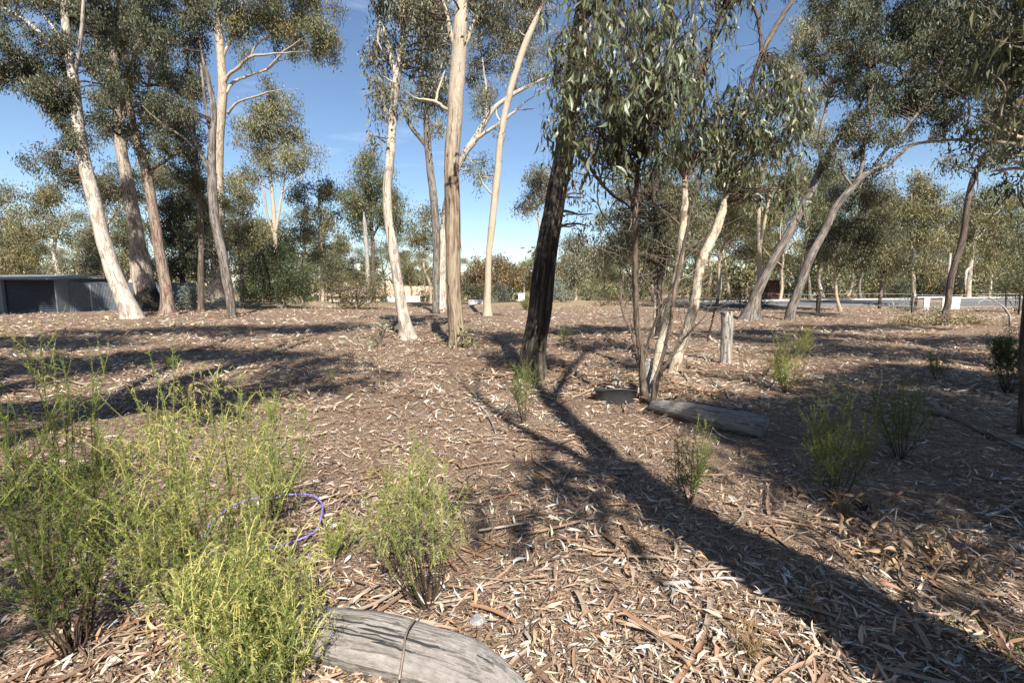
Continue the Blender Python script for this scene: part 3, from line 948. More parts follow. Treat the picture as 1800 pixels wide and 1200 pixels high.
def near_sapling(name, label, base, stems, blobs, bark, L, seed, Y, n_part, n_stuff, flare=0.3, group=None, cat='tree', tw=(0.11, 0.08, 0.06), n_bare=0, wk=0.76, bark2=None):
    """stems: list of polylines (px, py, width[, dY]); the first is the trunk"""
    r_ = np.random.default_rng(seed)
    b = G(*base) if Y is None else W(base[0], base[1], Y)
    Y = b[1]
    b[2] = float(gz(b[0], b[1]))
    root = empty(name, b, label, cat, group)
    k = Y / F_PX
    nodes, rad, low = [], [], []
    for i, st in enumerate(stems):
        ps = [np.append(W(q[0], q[1], Y + (q[3] if len(q) > 3 else 0)), q[2] * wk * k / 2) for q in st]
        if i == 0:
            ps[0] = np.append(b + A(0, 0, -0.08), ps[0][3])
        S = spline(ps, 7)
        S[:, 3] *= (1.0 if i == 0 else 0.8) * (1 - 0.8 * sstep(0.6, 1.0, np.linspace(0, 1, len(S))))
        S[1:-1, :3] += r_.normal(size=(len(S) - 2, 3)) * 0.004
        g = Geo()
        tube(g, S[:, :3], np.abs(S[:, 3]) + 0.002, 14 if st[0][2] > 12 else 9, 0.07, flare if i == 0 else 0, 0.15, seed=seed * 13 + i, s0=i * 2.7)
        g.build('trunk' if i == 0 else 'limb', M[bark if i == 0 else (bark2 or bark)], root)
        low.append(S[len(S) // 8:len(S) * 2 // 3, :3])
        nodes.append(S[len(S) // 2:, :3])
        rad.append(S[len(S) // 2:, 3])
    cls = []
    wsum = sum(q[2] * q[3] * q[4] for q in blobs)
    per = 9
    for q in blobs:
        n = max(3, int((n_part + n_stuff) * q[2] * q[3] * q[4] / wsum / per))
        cls.append(ellip(r_, n, W(q[0], q[1], Y + q[5]), A(q[2] * k, q[6] if len(q) > 6 else 0.7, q[3] * k)))
    cl = np.concatenate(cls)
    P, R = grow(np.concatenate(nodes), np.concatenate(rad), cl, r_, rmin=0.0035, rmax=0.018, kpts=7)
    g = Geo()
    tubes(g, P, R * .6, 4, A(*tw) * r_.normal(1, 0.2, (len(P), 1)).clip(0.5, 1.6))
    tag(g.build('twig', M['twig'], root), kind='stuff')
    if n_bare:
        lo = np.concatenate(low)
        o_ = lo[r_.integers(0, len(lo), n_bare)]
        d_ = np.column_stack([r_.normal(0, 1, n_bare), r_.normal(0, .7, n_bare), r_.normal(.35, .5, n_bare)])
        d_ = unit(d_) * r_.uniform(.2, .85, (n_bare, 1))
        tb = np.linspace(0, 1, 6)[None, :, None]
        Pb = o_[:, None, :] + d_[:, None, :] * tb + np.cumsum(r_.normal(size=(n_bare, 6, 3)) * .022, 1) * (tb > 0) + A(0, 0, .12) * tb ** 2
        Pb[..., 2] = np.maximum(Pb[..., 2], .02)
        g = Geo()
        tubes(g, Pb, np.linspace(.0042, .0013, 6)[None, :] * r_.uniform(.6, 1.4, (n_bare, 1)), 4, A(.20, .16, .13) * r_.normal(1, .35, (n_bare, 1)).clip(.4, 2))
        tag(g.build('dry_twig', M['twig'], root), kind='stuff')
    # leaves hang on drooping strings from the branch ends
    ns = 3
    ends = np.repeat(P[:, -1], ns, 0) + r_.normal(size=(len(P) * ns, 3)) * A(.07, .07, .04)
    root_p = np.repeat(P[:, -2], ns, 0)
    hang = r_.uniform(.10, .42, (len(ends), 1)) * (L / .155)
    tt = np.linspace(0, 1, 5)
    mid_ = np.stack([root_p, (root_p + ends) / 2 + A(0, 0, .03), ends, ends + np.concatenate([r_.normal(0, .03, (len(ends), 2)), -hang * .5], 1), ends + np.concatenate([r_.normal(0, .05, (len(ends), 2)), -hang], 1)], 1)
    g = Geo()
    tubes(g, mid_, np.array([.0035, .003, .0025, .002, .0012])[None, :] * np.ones((len(ends), 1)), 3, A(*tw) * r_.normal(1, 0.2, (len(ends), 1)).clip(.5, 1.6))
    tag(g.build('twig', M['twig'], root), kind='stuff')
    m = 3
    seg = r_.uniform(1.2, 4, len(ends) * m).clip(0, 3.999)
    idx = np.repeat(np.arange(len(ends)), m)
    i0 = seg.astype(int)
    fr = (seg - i0)[:, None]
    pts = mid_[idx, i0] * (1 - fr) + mid_[idx, i0 + 1] * fr + r_.normal(size=(len(idx), 3)) * .02
    vis = np.argsort(pts[:, 1] + r_.normal(0, 0.3, len(pts)))
    inview = [i for i in vis if abs(pts[i, 0]) < 1.0 * pts[i, 1] and pts[i, 2] < CAM_H + pts[i, 1] * 0.56]
    part = np.array(inview[:n_part], int)
    mask = np.ones(len(pts), bool)
    mask[part] = False
    place_leaves(root, pts[part], L, r_)
    rest = pts[mask]
    N = len(rest)
    ax = unit(A(0, 0, -1) + r_.normal(size=(N, 3)) * 0.38)
    sd = unit(np.cross(ax, r_.normal(size=(N, 3))))
    col = A(0.118, 0.142, 0.088) * r_.normal(1, 0.40, (N, 1)).clip(0.5, 2) * np.concatenate([r_.uniform(0.85, 1.2, (N, 1)), np.ones((N, 1)), r_.uniform(0.6, 1.1, (N, 1))], 1)
    g = Geo()
    sickles(g, rest, ax, sd, L * r_.uniform(0.6, 1.2, N), L * 0.18 * r_.uniform(0.7, 1.3, N), col, r_.uniform(-0.16, 0.16, N), r_.uniform(-0.12, 0.12, N))
    tag(g.build('crown', M['leaf_near'], root, smooth=False), kind='stuff')
    return root


near_sapling('gum_sapling', 'multi-stemmed brown sapling hung with long grey-green leaves beside the black plastic tub', (1136, 708),
             [[(1134, 706, 20), (1130, 670, 16), (1126, 620, 14), (1120, 570, 13), (1117, 520, 12), (1117, 460, 12), (1117, 400, 11), (1116, 350, 10), (1120, 310, 9), (1128, 250, 8), (1132, 190, 7), (1130, 110, 6), (1124, 20, 5), (1120, -80, 4)],
              [(1148, 706, 16), (1152, 670, 13), (1165, 625, 11), (1178, 570, 9), (1184, 520, 9), (1195, 460, 8), (1208, 400, 7), (1218, 360, 5), (1232, 320, 4)],
              [(1131, 660, 7), (1118, 615, 6), (1108, 580, 6), (1098, 560, 5), (1092, 530, 5), (1090, 480, 4), (1088, 430, 3)],
              [(1130, 640, 8), (1138, 605, 6), (1155, 560, 6), (1170, 530, 5), (1185, 508, 4), (1200, 490, 3)],
              [(1150, 706, 12), (1160, 660, 9), (1185, 620, 8), (1205, 590, 6), (1235, 560, 4), (1260, 520, 3)],
              [(1118, 420, 7), (1108, 350, 6), (1098, 290, 5), (1080, 210, 5), (1060, 120, 4), (1040, 30, 3)],
              [(1117, 380, 6), (1140, 320, 5), (1165, 250, 5), (1190, 160, 4), (1200, 60, 3)],
              [(1119, 300, 5), (1085, 262, 4), (1040, 225, 3), (1000, 205, 3)]],
             [(1090, 80, 115, 85, 1.0, -0.6, .7), (1150, 170, 85, 70, 1.1, -0.5, .6), (1060, 190, 90, 70, 1.05, -0.5, .6), (1010, 110, 45, 70, .7, -0.3, .5), (1130, 260, 80, 40, .9, -0.3, .5), (1040, 255, 70, 35, .7, -.3, .5), (1190, 60, 40, 70, .8, -.4, .5),
              (1100, -60, 140, 70, .8, -.4, .8), (1000, 230, 35, 40, .6, -.2, .4)],
             'brown', 0.14, 21, None, 300, 4300, n_bare=150)
near_sapling('gum_sapling', 'pale smooth sapling bending right behind the brown stems, bright leaves hanging from its top', (1186, 655),
             [[(1184, 655, 30), (1192, 625, 25), (1204, 590, 23), (1215, 555, 22), (1222, 520, 22), (1226, 490, 21), (1233, 460, 21), (1246, 430, 21), (1260, 400, 20), (1270, 370, 18), (1276, 340, 16), (1280, 310, 13), (1288, 280, 10), (1300, 240, 7)],
              [(1282, 300, 11), (1300, 230, 11), (1318, 160, 12), (1340, 95, 13), (1365, 45, 14), (1400, -10, 15), (1440, -80, 15)],
              [(1338, 98, 8), (1335, 50, 8), (1325, 10, 7), (1318, -40, 6)],
              [(1276, 330, 9), (1300, 300, 7), (1330, 270, 5), (1370, 250, 4), (1400, 260, 3)],
              [(1290, 270, 7), (1275, 230, 5), (1262, 180, 5), (1255, 120, 4)],
              [(1300, 225, 6), (1335, 190, 5), (1375, 150, 4), (1400, 110, 3)],
              [(1278, 318, 5), (1310, 330, 4), (1350, 335, 3), (1395, 345, 3)]],
             [(1335, 175, 65, 60, 1.2, -.3, .6), (1375, 125, 42, 40, 1.1, -.3, .5), (1400, 330, 24, 40, .8, -.3, .4), (1260, 240, 45, 50, .8, .1, .5), (1330, 310, 50, 35, .6, -.2, .5), (1310, 235, 50, 45, .8, -.2, .5), (1350, 260, 45, 40, .8, -.2, .4), (1390, 330, 22, 35, 1.0, -.2, .3), (1270, 190, 35, 50, .35, 0, .5), (1265, 290, 40, 30, .6, 0, .5), (1400, 230, 20, 60, .7, -.2, .4), (1380, 190, 35, 30, .9, -.3, .4)],
             'sapling', 0.155, 22, None, 300, 2000, flare=0.25, n_bare=70, bark2='brown')
near_sapling('gum_sapling', 'cream sapling with brown bark strips rising straight behind the brown stems', (1150, 664),
             [[(1152, 664, 26), (1158, 620, 20), (1166, 585, 19), (1176, 545, 19), (1186, 500, 19), (1194, 455, 18), (1199, 410, 17), (1203, 360, 17), (1204, 320, 17), (1203, 285, 14), (1208, 260, 9)],
              [(1204, 290, 12), (1216, 220, 12), (1230, 150, 12), (1248, 85, 12), (1266, 30, 12), (1286, -20, 12), (1320, -100, 12)],
              [(1203, 300, 9), (1186, 270, 7), (1160, 225, 5), (1140, 170, 4)],
              [(1205, 290, 8), (1240, 250, 6), (1265, 200, 5), (1300, 150, 4)],
              [(1199, 400, 4), (1170, 372, 3), (1140, 358, 2)]],
             [(1235, 230, 45, 50, .8, .1, .5), (1200, 180, 40, 50, .8, 0, .5), (1230, 120, 30, 40, .4, 0, .4), (1250, 60, 40, 40, .35, 0, .4), (1180, 250, 40, 35, .8, 0, .4), (1290, -30, 70, 40, .7, 0, .6)],
             'sapling', 0.145, 23, None, 150, 1500, flare=0.3, bark2='brown')
# ------------------------------------------------------------------ leaning trees on the right
tree('gum_tree', 'thick grey trunk with splayed pale foot leaning right, left of its thinner neighbour', (1318, 562),
     [(1322, 550, 26), (1332, 515, 20), (1346, 485, 18), (1362, 455, 17), (1380, 425, 17), (1397, 395, 17), (1412, 365, 16), (1428, 335, 15), (1442, 305, 15), (1456, 275, 13), (1475, 245, 12), (1500, 215, 11), (1535, 185, 10), (1580, 150, 9), (1630, 100, 8), (1685, 50, 6), (1740, 0, 5)],
     [[(1446, 300, 9), (1440, 250, 8), (1450, 200, 7), (1462, 150, 6), (1470, 130, 5)], [(1462, 160, 5), (1445, 140, 4), (1432, 115, 3)], [(1475, 245, 8), (1520, 170, 7), (1530, 120, 6), (1520, 50, 5)], [(1535, 185, 6), (1600, 170, 5), (1680, 120, 4)]],
     [(1480, 60, 55, 55, 1.1), (1540, 90, 65, 55, 1.1), (1500, 150, 55, 35, .9), (1610, 70, 65, 55, 1.0), (1560, 20, 90, 40, 1.0), (1650, 20, 70, 50), (1450, 90, 30, 35, .8), (1570, 160, 55, 35, .9), (1530, -50, 150, 60), (1700, 80, 60, 50), (1460, 10, 45, 25, .6)],
     'grey', 'dark', seed=31, wk=0.82, dens=1.0, flare=0.8, flare_len=0.5, per=38)
tree('gum_tree', 'slim grey trunk with kinked foot leaning right and forking wide, one arm nearly level', (1388, 562),
     [(1390, 545, 19), (1398, 522, 19), (1410, 490, 18), (1420, 460, 17), (1434, 432, 16), (1450, 402, 15), (1462, 375, 14), (1478, 350, 14), (1498, 328, 13), (1512, 312, 12), (1535, 300, 11), (1560, 288, 9), (1580, 270, 8), (1600, 256, 7), (1650, 250, 6), (1720, 246, 5), (1800, 250, 4)],
     [[(1508, 316, 11), (1516, 285, 9), (1518, 258, 8), (1531, 215, 7), (1527, 180, 6), (1540, 130, 5), (1536, 80, 4)],
      [(1530, 302, 8), (1552, 270, 8), (1570, 250, 7), (1600, 215, 7), (1640, 170, 6), (1680, 110, 5), (1715, 30, 4)],
      [(1498, 328, 6), (1480, 300, 5), (1478, 270, 4)]],
     [(1600, 185, 55, 35, 1.0), (1650, 140, 55, 40, 1.0), (1700, 150, 55, 45), (1560, 230, 40, 25, .7), (1640, 205, 45, 22, .8), (1740, 90, 60, 60), (1535, 175, 35, 35, .8), (1500, 250, 35, 30, .6), (1680, 60, 80, 50), (1480, 230, 35, 28, .7), (1760, 20, 80, 50), (1590, 240, 40, 15, .6), (1470, 270, 40, 35, .8), (1540, 300, 45, 18, .6), (1650, 215, 50, 25, .9), (1750, 150, 60, 50, .9), (1700, 30, 70, 50, 1)],
     'grey', 'dark', seed=32, wk=0.8, flare=0.35, flare_len=0.25, per=38)
tree('gum_tree', 'thin dark crooked trunk bending right in front of the white pillars', (1656, 573),
     [(1658, 560, 12), (1664, 535, 11), (1669, 500, 11), (1676, 470, 10), (1688, 435, 10), (1695, 400, 10), (1700, 360, 9), (1708, 325, 9), (1716, 300, 8), (1728, 282, 8), (1740, 255, 7), (1756, 230, 7), (1780, 210, 6), (1810, 190, 5), (1860, 150, 4)],
     [[(1716, 300, 4), (1719, 322, 3), (1716, 340, 3)], [(1728, 280, 4), (1712, 270, 3), (1695, 270, 3), (1670, 276, 2)], [(1776, 214, 4), (1780, 180, 3), (1790, 150, 3)]],
     [(1690, 290, 28, 18, .6), (1665, 285, 20, 14, .6), (1750, 270, 40, 28, .8), (1785, 240, 45, 30, .9), (1770, 200, 40, 30, .9), (1735, 225, 30, 18, .5), (1800, 160, 60, 50)],
     'brown', 'dark', seed=33, wk=0.9, flare=0.5, flare_len=0.2, per=34)
tree('gum_tree', 'gum just outside the right edge reaching level pale boughs into view', (1985, 640),
     [(1980, 600, 40), (1975, 480, 36), (1965, 380, 32), (1950, 280, 28), (1945, 180, 24), (1940, 60, 20), (1930, -80, 14)],
     [[(1952, 300, 16), (1900, 282, 13), (1850, 262, 12), (1800, 256, 10), (1750, 250, 9), (1700, 246, 8), (1650, 246, 7), (1610, 252, 6), (1570, 262, 5)],
      [(1948, 250, 14), (1880, 270, 12), (1820, 250, 11), (1770, 235, 10), (1735, 215, 9), (1692, 196, 8)],
      [(1960, 330, 12), (1880, 310, 10), (1820, 300, 9), (1785, 284, 9), (1775, 282, 6)],
      [(1830, 302, 6), (1790, 296, 7), (1750, 300, 5), (1740, 303, 4)]],
     [(1830, 100, 90, 70, .8), (1780, 60, 70, 60, .7), (1720, 200, 50, 18, .5), (1860, 230, 80, 60), (1780, 330, 25, 8, .1), (1900, 0, 150, 80), (1720, 235, 30, 25, .5), (1700, 20, 60, 50, .9), (1770, 120, 60, 60, 1.0), (1780, 220, 40, 35, .8), (1650, 100, 50, 40, .7)],
     'pale', 'dark', seed=34, wk=0.8, flare=0.4, per=34)
tree('sapling_stem', 'dark thin trunk cut by the right edge of the view', (1800, 765),
     [(1799, 740, 15), (1799, 690, 13), (1798, 640, 12), (1799, 600, 11), (1803, 540, 10), (1810, 470, 9), (1824, 350, 7), (1830, 200, 5)], [],
     [(1850, 200, 50, 60, .5), (1840, 100, 60, 70, .6)], 'brown', 'green', cat='tree', seed=35, wk=0.8, flare=0.3, per=14, sides=12)

# ------------------------------------------------------------------ trees further back
bt = tree
bt('gum_tree', 'tall olive-crowned gum with forked pale trunk standing clear against the sky, centre left', (488, 528),
   [(486, 480, 8), (484, 430, 8), (482, 390, 8), (479, 350, 7), (476, 310, 6), (474, 270, 5), (472, 220, 4), (474, 170, 3)],
   [[(484, 410, 7), (490, 375, 6), (495, 345, 5), (502, 310, 4), (512, 280, 3)], [(483, 415, 6), (470, 380, 5), (465, 340, 4), (455, 310, 3)], [(496, 340, 3), (520, 318, 2.5), (545, 305, 2)], [(478, 335, 3), (450, 320, 2)]],
   [(474, 190, 42, 36, 1.2), (470, 162, 24, 14, .9), (450, 240, 38, 35, 1.1), (498, 235, 36, 40, 1.1), (510, 280, 38, 30, 1.0), (540, 290, 26, 18, .9), (445, 285, 36, 26, 1.0), (430, 320, 34, 28, .9), (555, 275, 14, 12, .7)],
   'orange', 'yellow', Y=45, seed=41, wk=0.85, per=30)
bt('gum_tree', 'dark green dense-crowned gum, its crown behind the lone pale trunk', (657, 524),
   [(656, 480, 7), (655, 430, 7), (652, 395, 6), (650, 350, 5), (648, 300, 3)],
   [[(654, 420, 5), (670, 390, 4), (688, 372, 3)], [(653, 405, 5), (635, 380, 4), (622, 365, 3)], [(652, 380, 4), (664, 345, 3), (670, 320, 2)]],
   [(650, 310, 38, 34, 1.4), (645, 285, 22, 14, 1.1), (628, 345, 30, 32, 1.3), (675, 345, 36, 36, 1.3), (700, 352, 18, 24, 1.1), (650, 375, 45, 25, 1.2), (610, 350, 14, 26, .9), (690, 392, 34, 26, 1.0), (622, 400, 26, 22, .8)],
   'brown', 'green', Y=45, seed=42, wk=0.85, per=30)
bt('dead_tree', 'bare dead silver trunk snapped at the top, in front of the dark green crown', (648, 524),
   [(647, 500, 8), (646, 460, 7), (643, 420, 7), (641, 390, 6), (640, 373, 4)], [[(642, 410, 2.5), (634, 400, 2), (628, 398, 1.5)]], [], 'dead', 'grey', cat='dead tree', Y=43, seed=43)
bt('gum_tree', 'thin straight gum with light olive tufts between the tall olive gum and the dark crown', (567, 524),
   [(566, 490, 6), (565, 440, 5), (563, 390, 5), (560, 350, 3.5), (562, 330, 3)],
   [[(564, 420, 3), (580, 395, 2.5), (592, 380, 2)], [(564, 400, 3), (545, 375, 2.5), (530, 352, 2)], [(560, 360, 3), (575, 345, 2)]],
   [(562, 335, 36, 14, 1.2), (585, 345, 24, 18, 1.1), (530, 350, 24, 20, 1.1), (545, 385, 30, 20, .9), (585, 390, 25, 25, .9), (525, 405, 26, 28, .8), (575, 440, 30, 25, .8), (605, 420, 20, 25, .7)],
   'orange', 'olive', Y=55, seed=44, wk=0.85, per=28)
bt('gum_tree', 'small light-crowned gum with kinked orange trunk right of the lone pale trunk', (757, 530),
   [(757, 510, 5), (755, 495, 5), (748, 480, 4.5), (744, 465, 4), (746, 440, 3), (744, 410, 2)], [[(748, 478, 3), (758, 466, 2), (764, 458, 1.5)]],
   [(744, 375, 22, 18, 1.2), (745, 400, 30, 20, 1.0), (732, 420, 26, 18, .9), (755, 425, 20, 16, .8)], 'orange', 'olive', Y=40, seed=45, wk=0.85, per=26)
bt('gum_tree', 'pale grey-green crown poking out left of the big dark trunk', (957, 528),
   [(955, 480, 6), (950, 420, 5), (946, 380, 4), (942, 350, 3)], [[(947, 390, 3), (935, 370, 2), (925, 355, 2)]],
   [(940, 325, 30, 24, 1.0), (928, 350, 26, 20, 1.0), (952, 305, 24, 16, 1.0), (955, 350, 26, 24, .9), (968, 325, 24, 30, .9)], 'orange', 'grey', Y=34, seed=46, wk=0.85, per=26)
bt('gum_tree', 'white forked gum rising above the left end of the fence', (105, 520),
   [(105, 490, 8), (100, 465, 8), (96, 440, 7), (99, 415, 6), (106, 395, 5), (114, 375, 3)],
   [[(97, 445, 5), (85, 425, 5), (70, 412, 4), (55, 398, 4), (42, 385, 3)], [(104, 400, 4), (118, 388, 3), (124, 378, 2)]],
   [(70, 340, 36, 18, 1.1), (95, 360, 34, 24, 1.0), (38, 372, 24, 16, 1.0), (112, 395, 30, 26, .9), (60, 405, 34, 18, .8), (20, 345, 20, 12, .9), (90, 328, 28, 10, .9)],
   'white', 'olive', Y=42, seed=47, wk=0.85, per=28)
bt('gum_tree', 'far left gum with flat-topped olive crown over the shed', (20, 520),
   [(22, 480, 6), (20, 440, 6), (14, 400, 5), (8, 360, 3)], [[(20, 440, 4), (40, 410, 3), (50, 395, 2)]],
   [(10, 340, 20, 14, 1.0), (30, 420, 45, 26, 1.0), (5, 395, 30, 24, 1.0), (55, 455, 45, 24, 1.0), (10, 460, 40, 25, 1.0), (-30, 370, 40, 40)], 'pale', 'olive', Y=46, seed=48, wk=0.85, per=28)
bt('gum_tree', 'leafy gum filling the gap between the white leaning trunk and the mottled one', (190, 530),
   [(190, 480, 10), (187, 420, 9), (182, 370, 7), (180, 320, 5)], [[(187, 430, 5), (170, 400, 4), (160, 380, 3)], [(186, 400, 5), (205, 370, 4), (215, 350, 3)]],
   [(185, 330, 32, 34, .9), (160, 350, 26, 30, .8), (205, 400, 26, 36, .8), (180, 440, 34, 34, .9), (150, 420, 26, 40, .8), (215, 350, 20, 30, .7), (130, 470, 36, 26, .9)], 'pale', 'mid', Y=31, seed=49, wk=0.85, per=30)
bt('gum_tree', 'dense dark leafy gum behind the red-brown streaked trunk', (322, 535),
   [(322, 500, 10), (320, 450, 9), (318, 400, 8), (312, 350, 6)], [[(320, 450, 6), (345, 420, 5), (355, 400, 3)], [(319, 430, 5), (300, 400, 4), (292, 380, 3)]],
   [(318, 370, 44, 40, 1.1), (300, 420, 36, 40, 1.1), (345, 430, 36, 45, 1.1), (320, 480, 55, 34, 1.1), (290, 345, 30, 30, .8), (350, 360, 30, 34, .9), (270, 470, 30, 30, .9), (375, 450, 24, 40, .9)], 'brown', 'dark', Y=33, seed=50, wk=0.85, per=30)
bt('gum_tree', 'twiggy olive gum between the buttressed pale trunk and the dark bush', (425, 530),
   [(425, 490, 7), (422, 440, 6), (424, 400, 5), (428, 360, 4)], [[(423, 440, 4), (438, 415, 3), (450, 400, 2)], [(424, 415, 4), (412, 390, 3), (405, 370, 2)]],
   [(415, 350, 28, 34, .9), (440, 400, 34, 32, .9), (412, 420, 26, 40, .9), (450, 445, 34, 28, .8), (428, 330, 26, 20, .7)], 'orange', 'olive', Y=40, seed=51, wk=0.85, per=26)
bt('wattle_tree', 'round russet-brown tree behind the slim cream gum', (868, 522),
   [(868, 505, 6), (866, 490, 6), (862, 475, 5), (860, 465, 4)], [[(867, 495, 4), (885, 480, 3), (900, 470, 2)], [(866, 492, 4), (845, 480, 3), (832, 475, 2)]],
   [(842, 478, 30, 24, 1.4), (868, 470, 34, 24, 1.4), (895, 480, 28, 22, 1.4), (860, 495, 46, 20, 1.3), (905, 495, 16, 16, 1.1), (826, 492, 14, 18, 1.1)], 'brown', 'brown', Y=60, seed=52, wk=0.85, per=26)
# centre right, behind the saplings
bt('gum_tree', 'grey-green bushy gum right of the big dark trunk, far side of the clearing', (1012, 530),
   [(1012, 505, 6), (1012, 480, 6), (1010, 450, 5), (1008, 425, 4)], [[(1012, 480, 4), (1030, 455, 3), (1042, 440, 2)], [(1011, 465, 4), (996, 445, 3)]],
   [(1005, 430, 26, 18, 1.0), (1030, 425, 24, 20, 1.0), (1015, 460, 40, 24, 1.1), (1045, 470, 26, 28, 1.0), (990, 480, 22, 26, 1.0), (1020, 495, 40, 20, .9)], 'orange', 'grey', Y=48, seed=53, wk=0.85, per=26)
bt('gum_sapling', 'bushy dark sapling thicket behind the brown multi-stemmed sapling', (1158, 552),
   [(1159, 530, 11), (1160, 490, 10), (1158, 450, 9), (1156, 400, 8), (1150, 350, 6), (1145, 300, 4)], [[(1159, 480, 5), (1175, 440, 4), (1185, 410, 3)], [(1158, 460, 5), (1135, 420, 4), (1120, 390, 3)], [(1155, 400, 5), (1130, 360, 4), (1100, 340, 3)]],
   [(1105, 350, 38, 42, 1.0), (1155, 345, 45, 50, 1.0), (1180, 410, 36, 48, 1.0), (1140, 430, 42, 48, .9), (1100, 430, 30, 42, .9), (1205, 340, 35, 45, .8), (1150, 480, 40, 30, .6), (1225, 420, 30, 40, .8), (1080, 400, 20, 40, .7)], 'iron', 'mid', Y=13.5, seed=54, wk=0.85, per=30, L=0.11)
bt('gum_sapling', 'slim leafless-footed sapling with pale thin stem between the two cream saplings', (1151, 546),
   [(1151, 520, 5), (1152, 480, 5), (1154, 440, 4), (1157, 400, 3), (1160, 370, 3)], [[(1152, 470, 2), (1165, 450, 2)], [(1154, 440, 2), (1142, 425, 1.5)]],
   [(1150, 475, 24, 10, .35), (1165, 440, 20, 20, .35), (1110, 500, 24, 20, .15)], 'sapling', 'yellow', Y=15, seed=55, wk=0.85, per=12, L=0.12)
bt('gum_tree', 'twin-trunked orange and cream gum between the bending pale sapling and the leaning trunk', (1334, 540),
   [(1334, 510, 9), (1334, 470, 9), (1334, 435, 8), (1332, 400, 7), (1334, 360, 6), (1338, 320, 6), (1343, 290, 5), (1350, 240, 4)],
   [[(1335, 440, 7), (1342, 400, 7), (1349, 365, 6), (1354, 335, 6), (1360, 310, 5), (1368, 285, 5), (1385, 250, 4), (1400, 215, 3)], [(1366, 290, 4), (1380, 282, 3), (1395, 275, 2)], [(1333, 380, 3), (1322, 350, 2)]],
   [(1350, 220, 45, 45, .8), (1400, 165, 50, 50, .9), (1430, 90, 40, 40, .9), (1420, 230, 40, 35, .7), (1310, 330, 30, 40, .7), (1390, 330, 36, 36, .6), (1300, 250, 40, 50, .7), (1440, 40, 45, 40, .6), (1370, 280, 40, 25, .5)], 'orange', 'yellow', Y=32, seed=56, wk=0.85, per=32)
bt('gum_tree', 'orange-trunked leafy gum between the thinner leaning trunk and the round green gum', (1478, 552),
   [(1470, 520, 6), (1468, 480, 6), (1472, 450, 6), (1478, 420, 5), (1484, 395, 4), (1490, 360, 4)], [[(1470, 460, 3), (1455, 430, 3), (1450, 400, 2)], [(1478, 420, 3), (1500, 390, 3), (1515, 365, 2)]],
   [(1495, 350, 36, 30, .9), (1520, 390, 38, 30, .9), (1460, 400, 30, 34, .9), (1500, 430, 40, 34, 1.0), (1530, 440, 34, 34, 1.0), (1470, 455, 40, 30, .9), (1440, 440, 30, 30, .9), (1545, 350, 26, 24, .8)], 'orange', 'mid', Y=27, seed=57, wk=0.85, per=30)
bt('gum_tree', 'round green gum with clean pale stem just beyond the road fence', (1607, 541),
   [(1606, 515, 7), (1606, 480, 7), (1605, 450, 6), (1603, 420, 5), (1602, 380, 4), (1604, 340, 3)], [[(1606, 470, 5), (1612, 445, 4), (1614, 420, 3), (1622, 395, 2)], [(1604, 425, 3), (1590, 400, 2.5), (1580, 385, 2)], [(1604, 440, 3), (1625, 430, 2), (1640, 425, 2)]],
   [(1602, 325, 30, 22, 1.3), (1632, 345, 30, 28, 1.3), (1612, 370, 45, 26, 1.3), (1585, 385, 36, 22, 1.2), (1640, 395, 30, 28, 1.2), (1572, 400, 18, 14, 1.0), (1615, 425, 36, 22, 1.1), (1655, 420, 22, 18, 1.0), (1612, 465, 30, 20, 1.0), (1630, 480, 20, 20, .9)], 'sapling', 'yellow', Y=31, seed=58, wk=0.85, per=30)
bt('gum_tree', 'pair-stemmed white gum beyond the road at the far right', (1703, 520),
   [(1703, 490, 9), (1706, 455, 8), (1712, 420, 7), (1718, 390, 5), (1722, 355, 4)], [[(1705, 470, 6), (1698, 480, 6), (1697, 515, 7)], [(1710, 430, 4), (1730, 405, 3), (1745, 390, 2)], [(1714, 410, 4), (1702, 380, 3), (1695, 360, 2)]],
   [(1715, 350, 36, 20, 1.2), (1690, 375, 30, 24, 1.1), (1745, 385, 34, 24, 1.1), (1720, 410, 44, 26, 1.0), (1680, 440, 36, 30, 1.0), (1730, 455, 36, 30, .9), (1765, 360, 24, 18, .9), (1760, 330, 20, 10, .8)], 'white', 'olive', Y=52, seed=59, wk=0.85, per=28)
bt('gum_tree', 'slim pale gum with wispy crown at the far right edge beyond the road', (1741, 512),
   [(1741, 490, 6), (1743, 460, 5), (1746, 430, 5), (1750, 400, 4), (1756, 370, 3)], [[(1745, 440, 3), (1760, 420, 2)], [(1748, 415, 3), (1738, 395, 2)]],
   [(1765, 375, 34, 24, 1.0), (1790, 400, 34, 30, 1.0), (1760, 430, 36, 26, 1.0), (1795, 445, 30, 30, 1.0), (1780, 350, 28, 14, .9), (1830, 380, 40, 60)], 'white', 'mid', Y=56, seed=60, wk=0.85, per=28)
bt('gum_tree', 'reddish thin-stemmed gum standing at the dark fence post', (1548, 525),
   [(1548, 500, 6), (1549, 470, 5), (1546, 430, 5), (1548, 390, 4), (1552, 350, 3)], [[(1548, 450, 3), (1560, 430, 2), (1570, 415, 2)]],
   [(1560, 380, 36, 30, .9), (1545, 420, 36, 34, .9), (1575, 440, 30, 32, .9), (1545, 470, 36, 24, .9), (1560, 330, 24, 20, .7)], 'red', 'olive', Y=36, seed=61, wk=0.85, per=28)

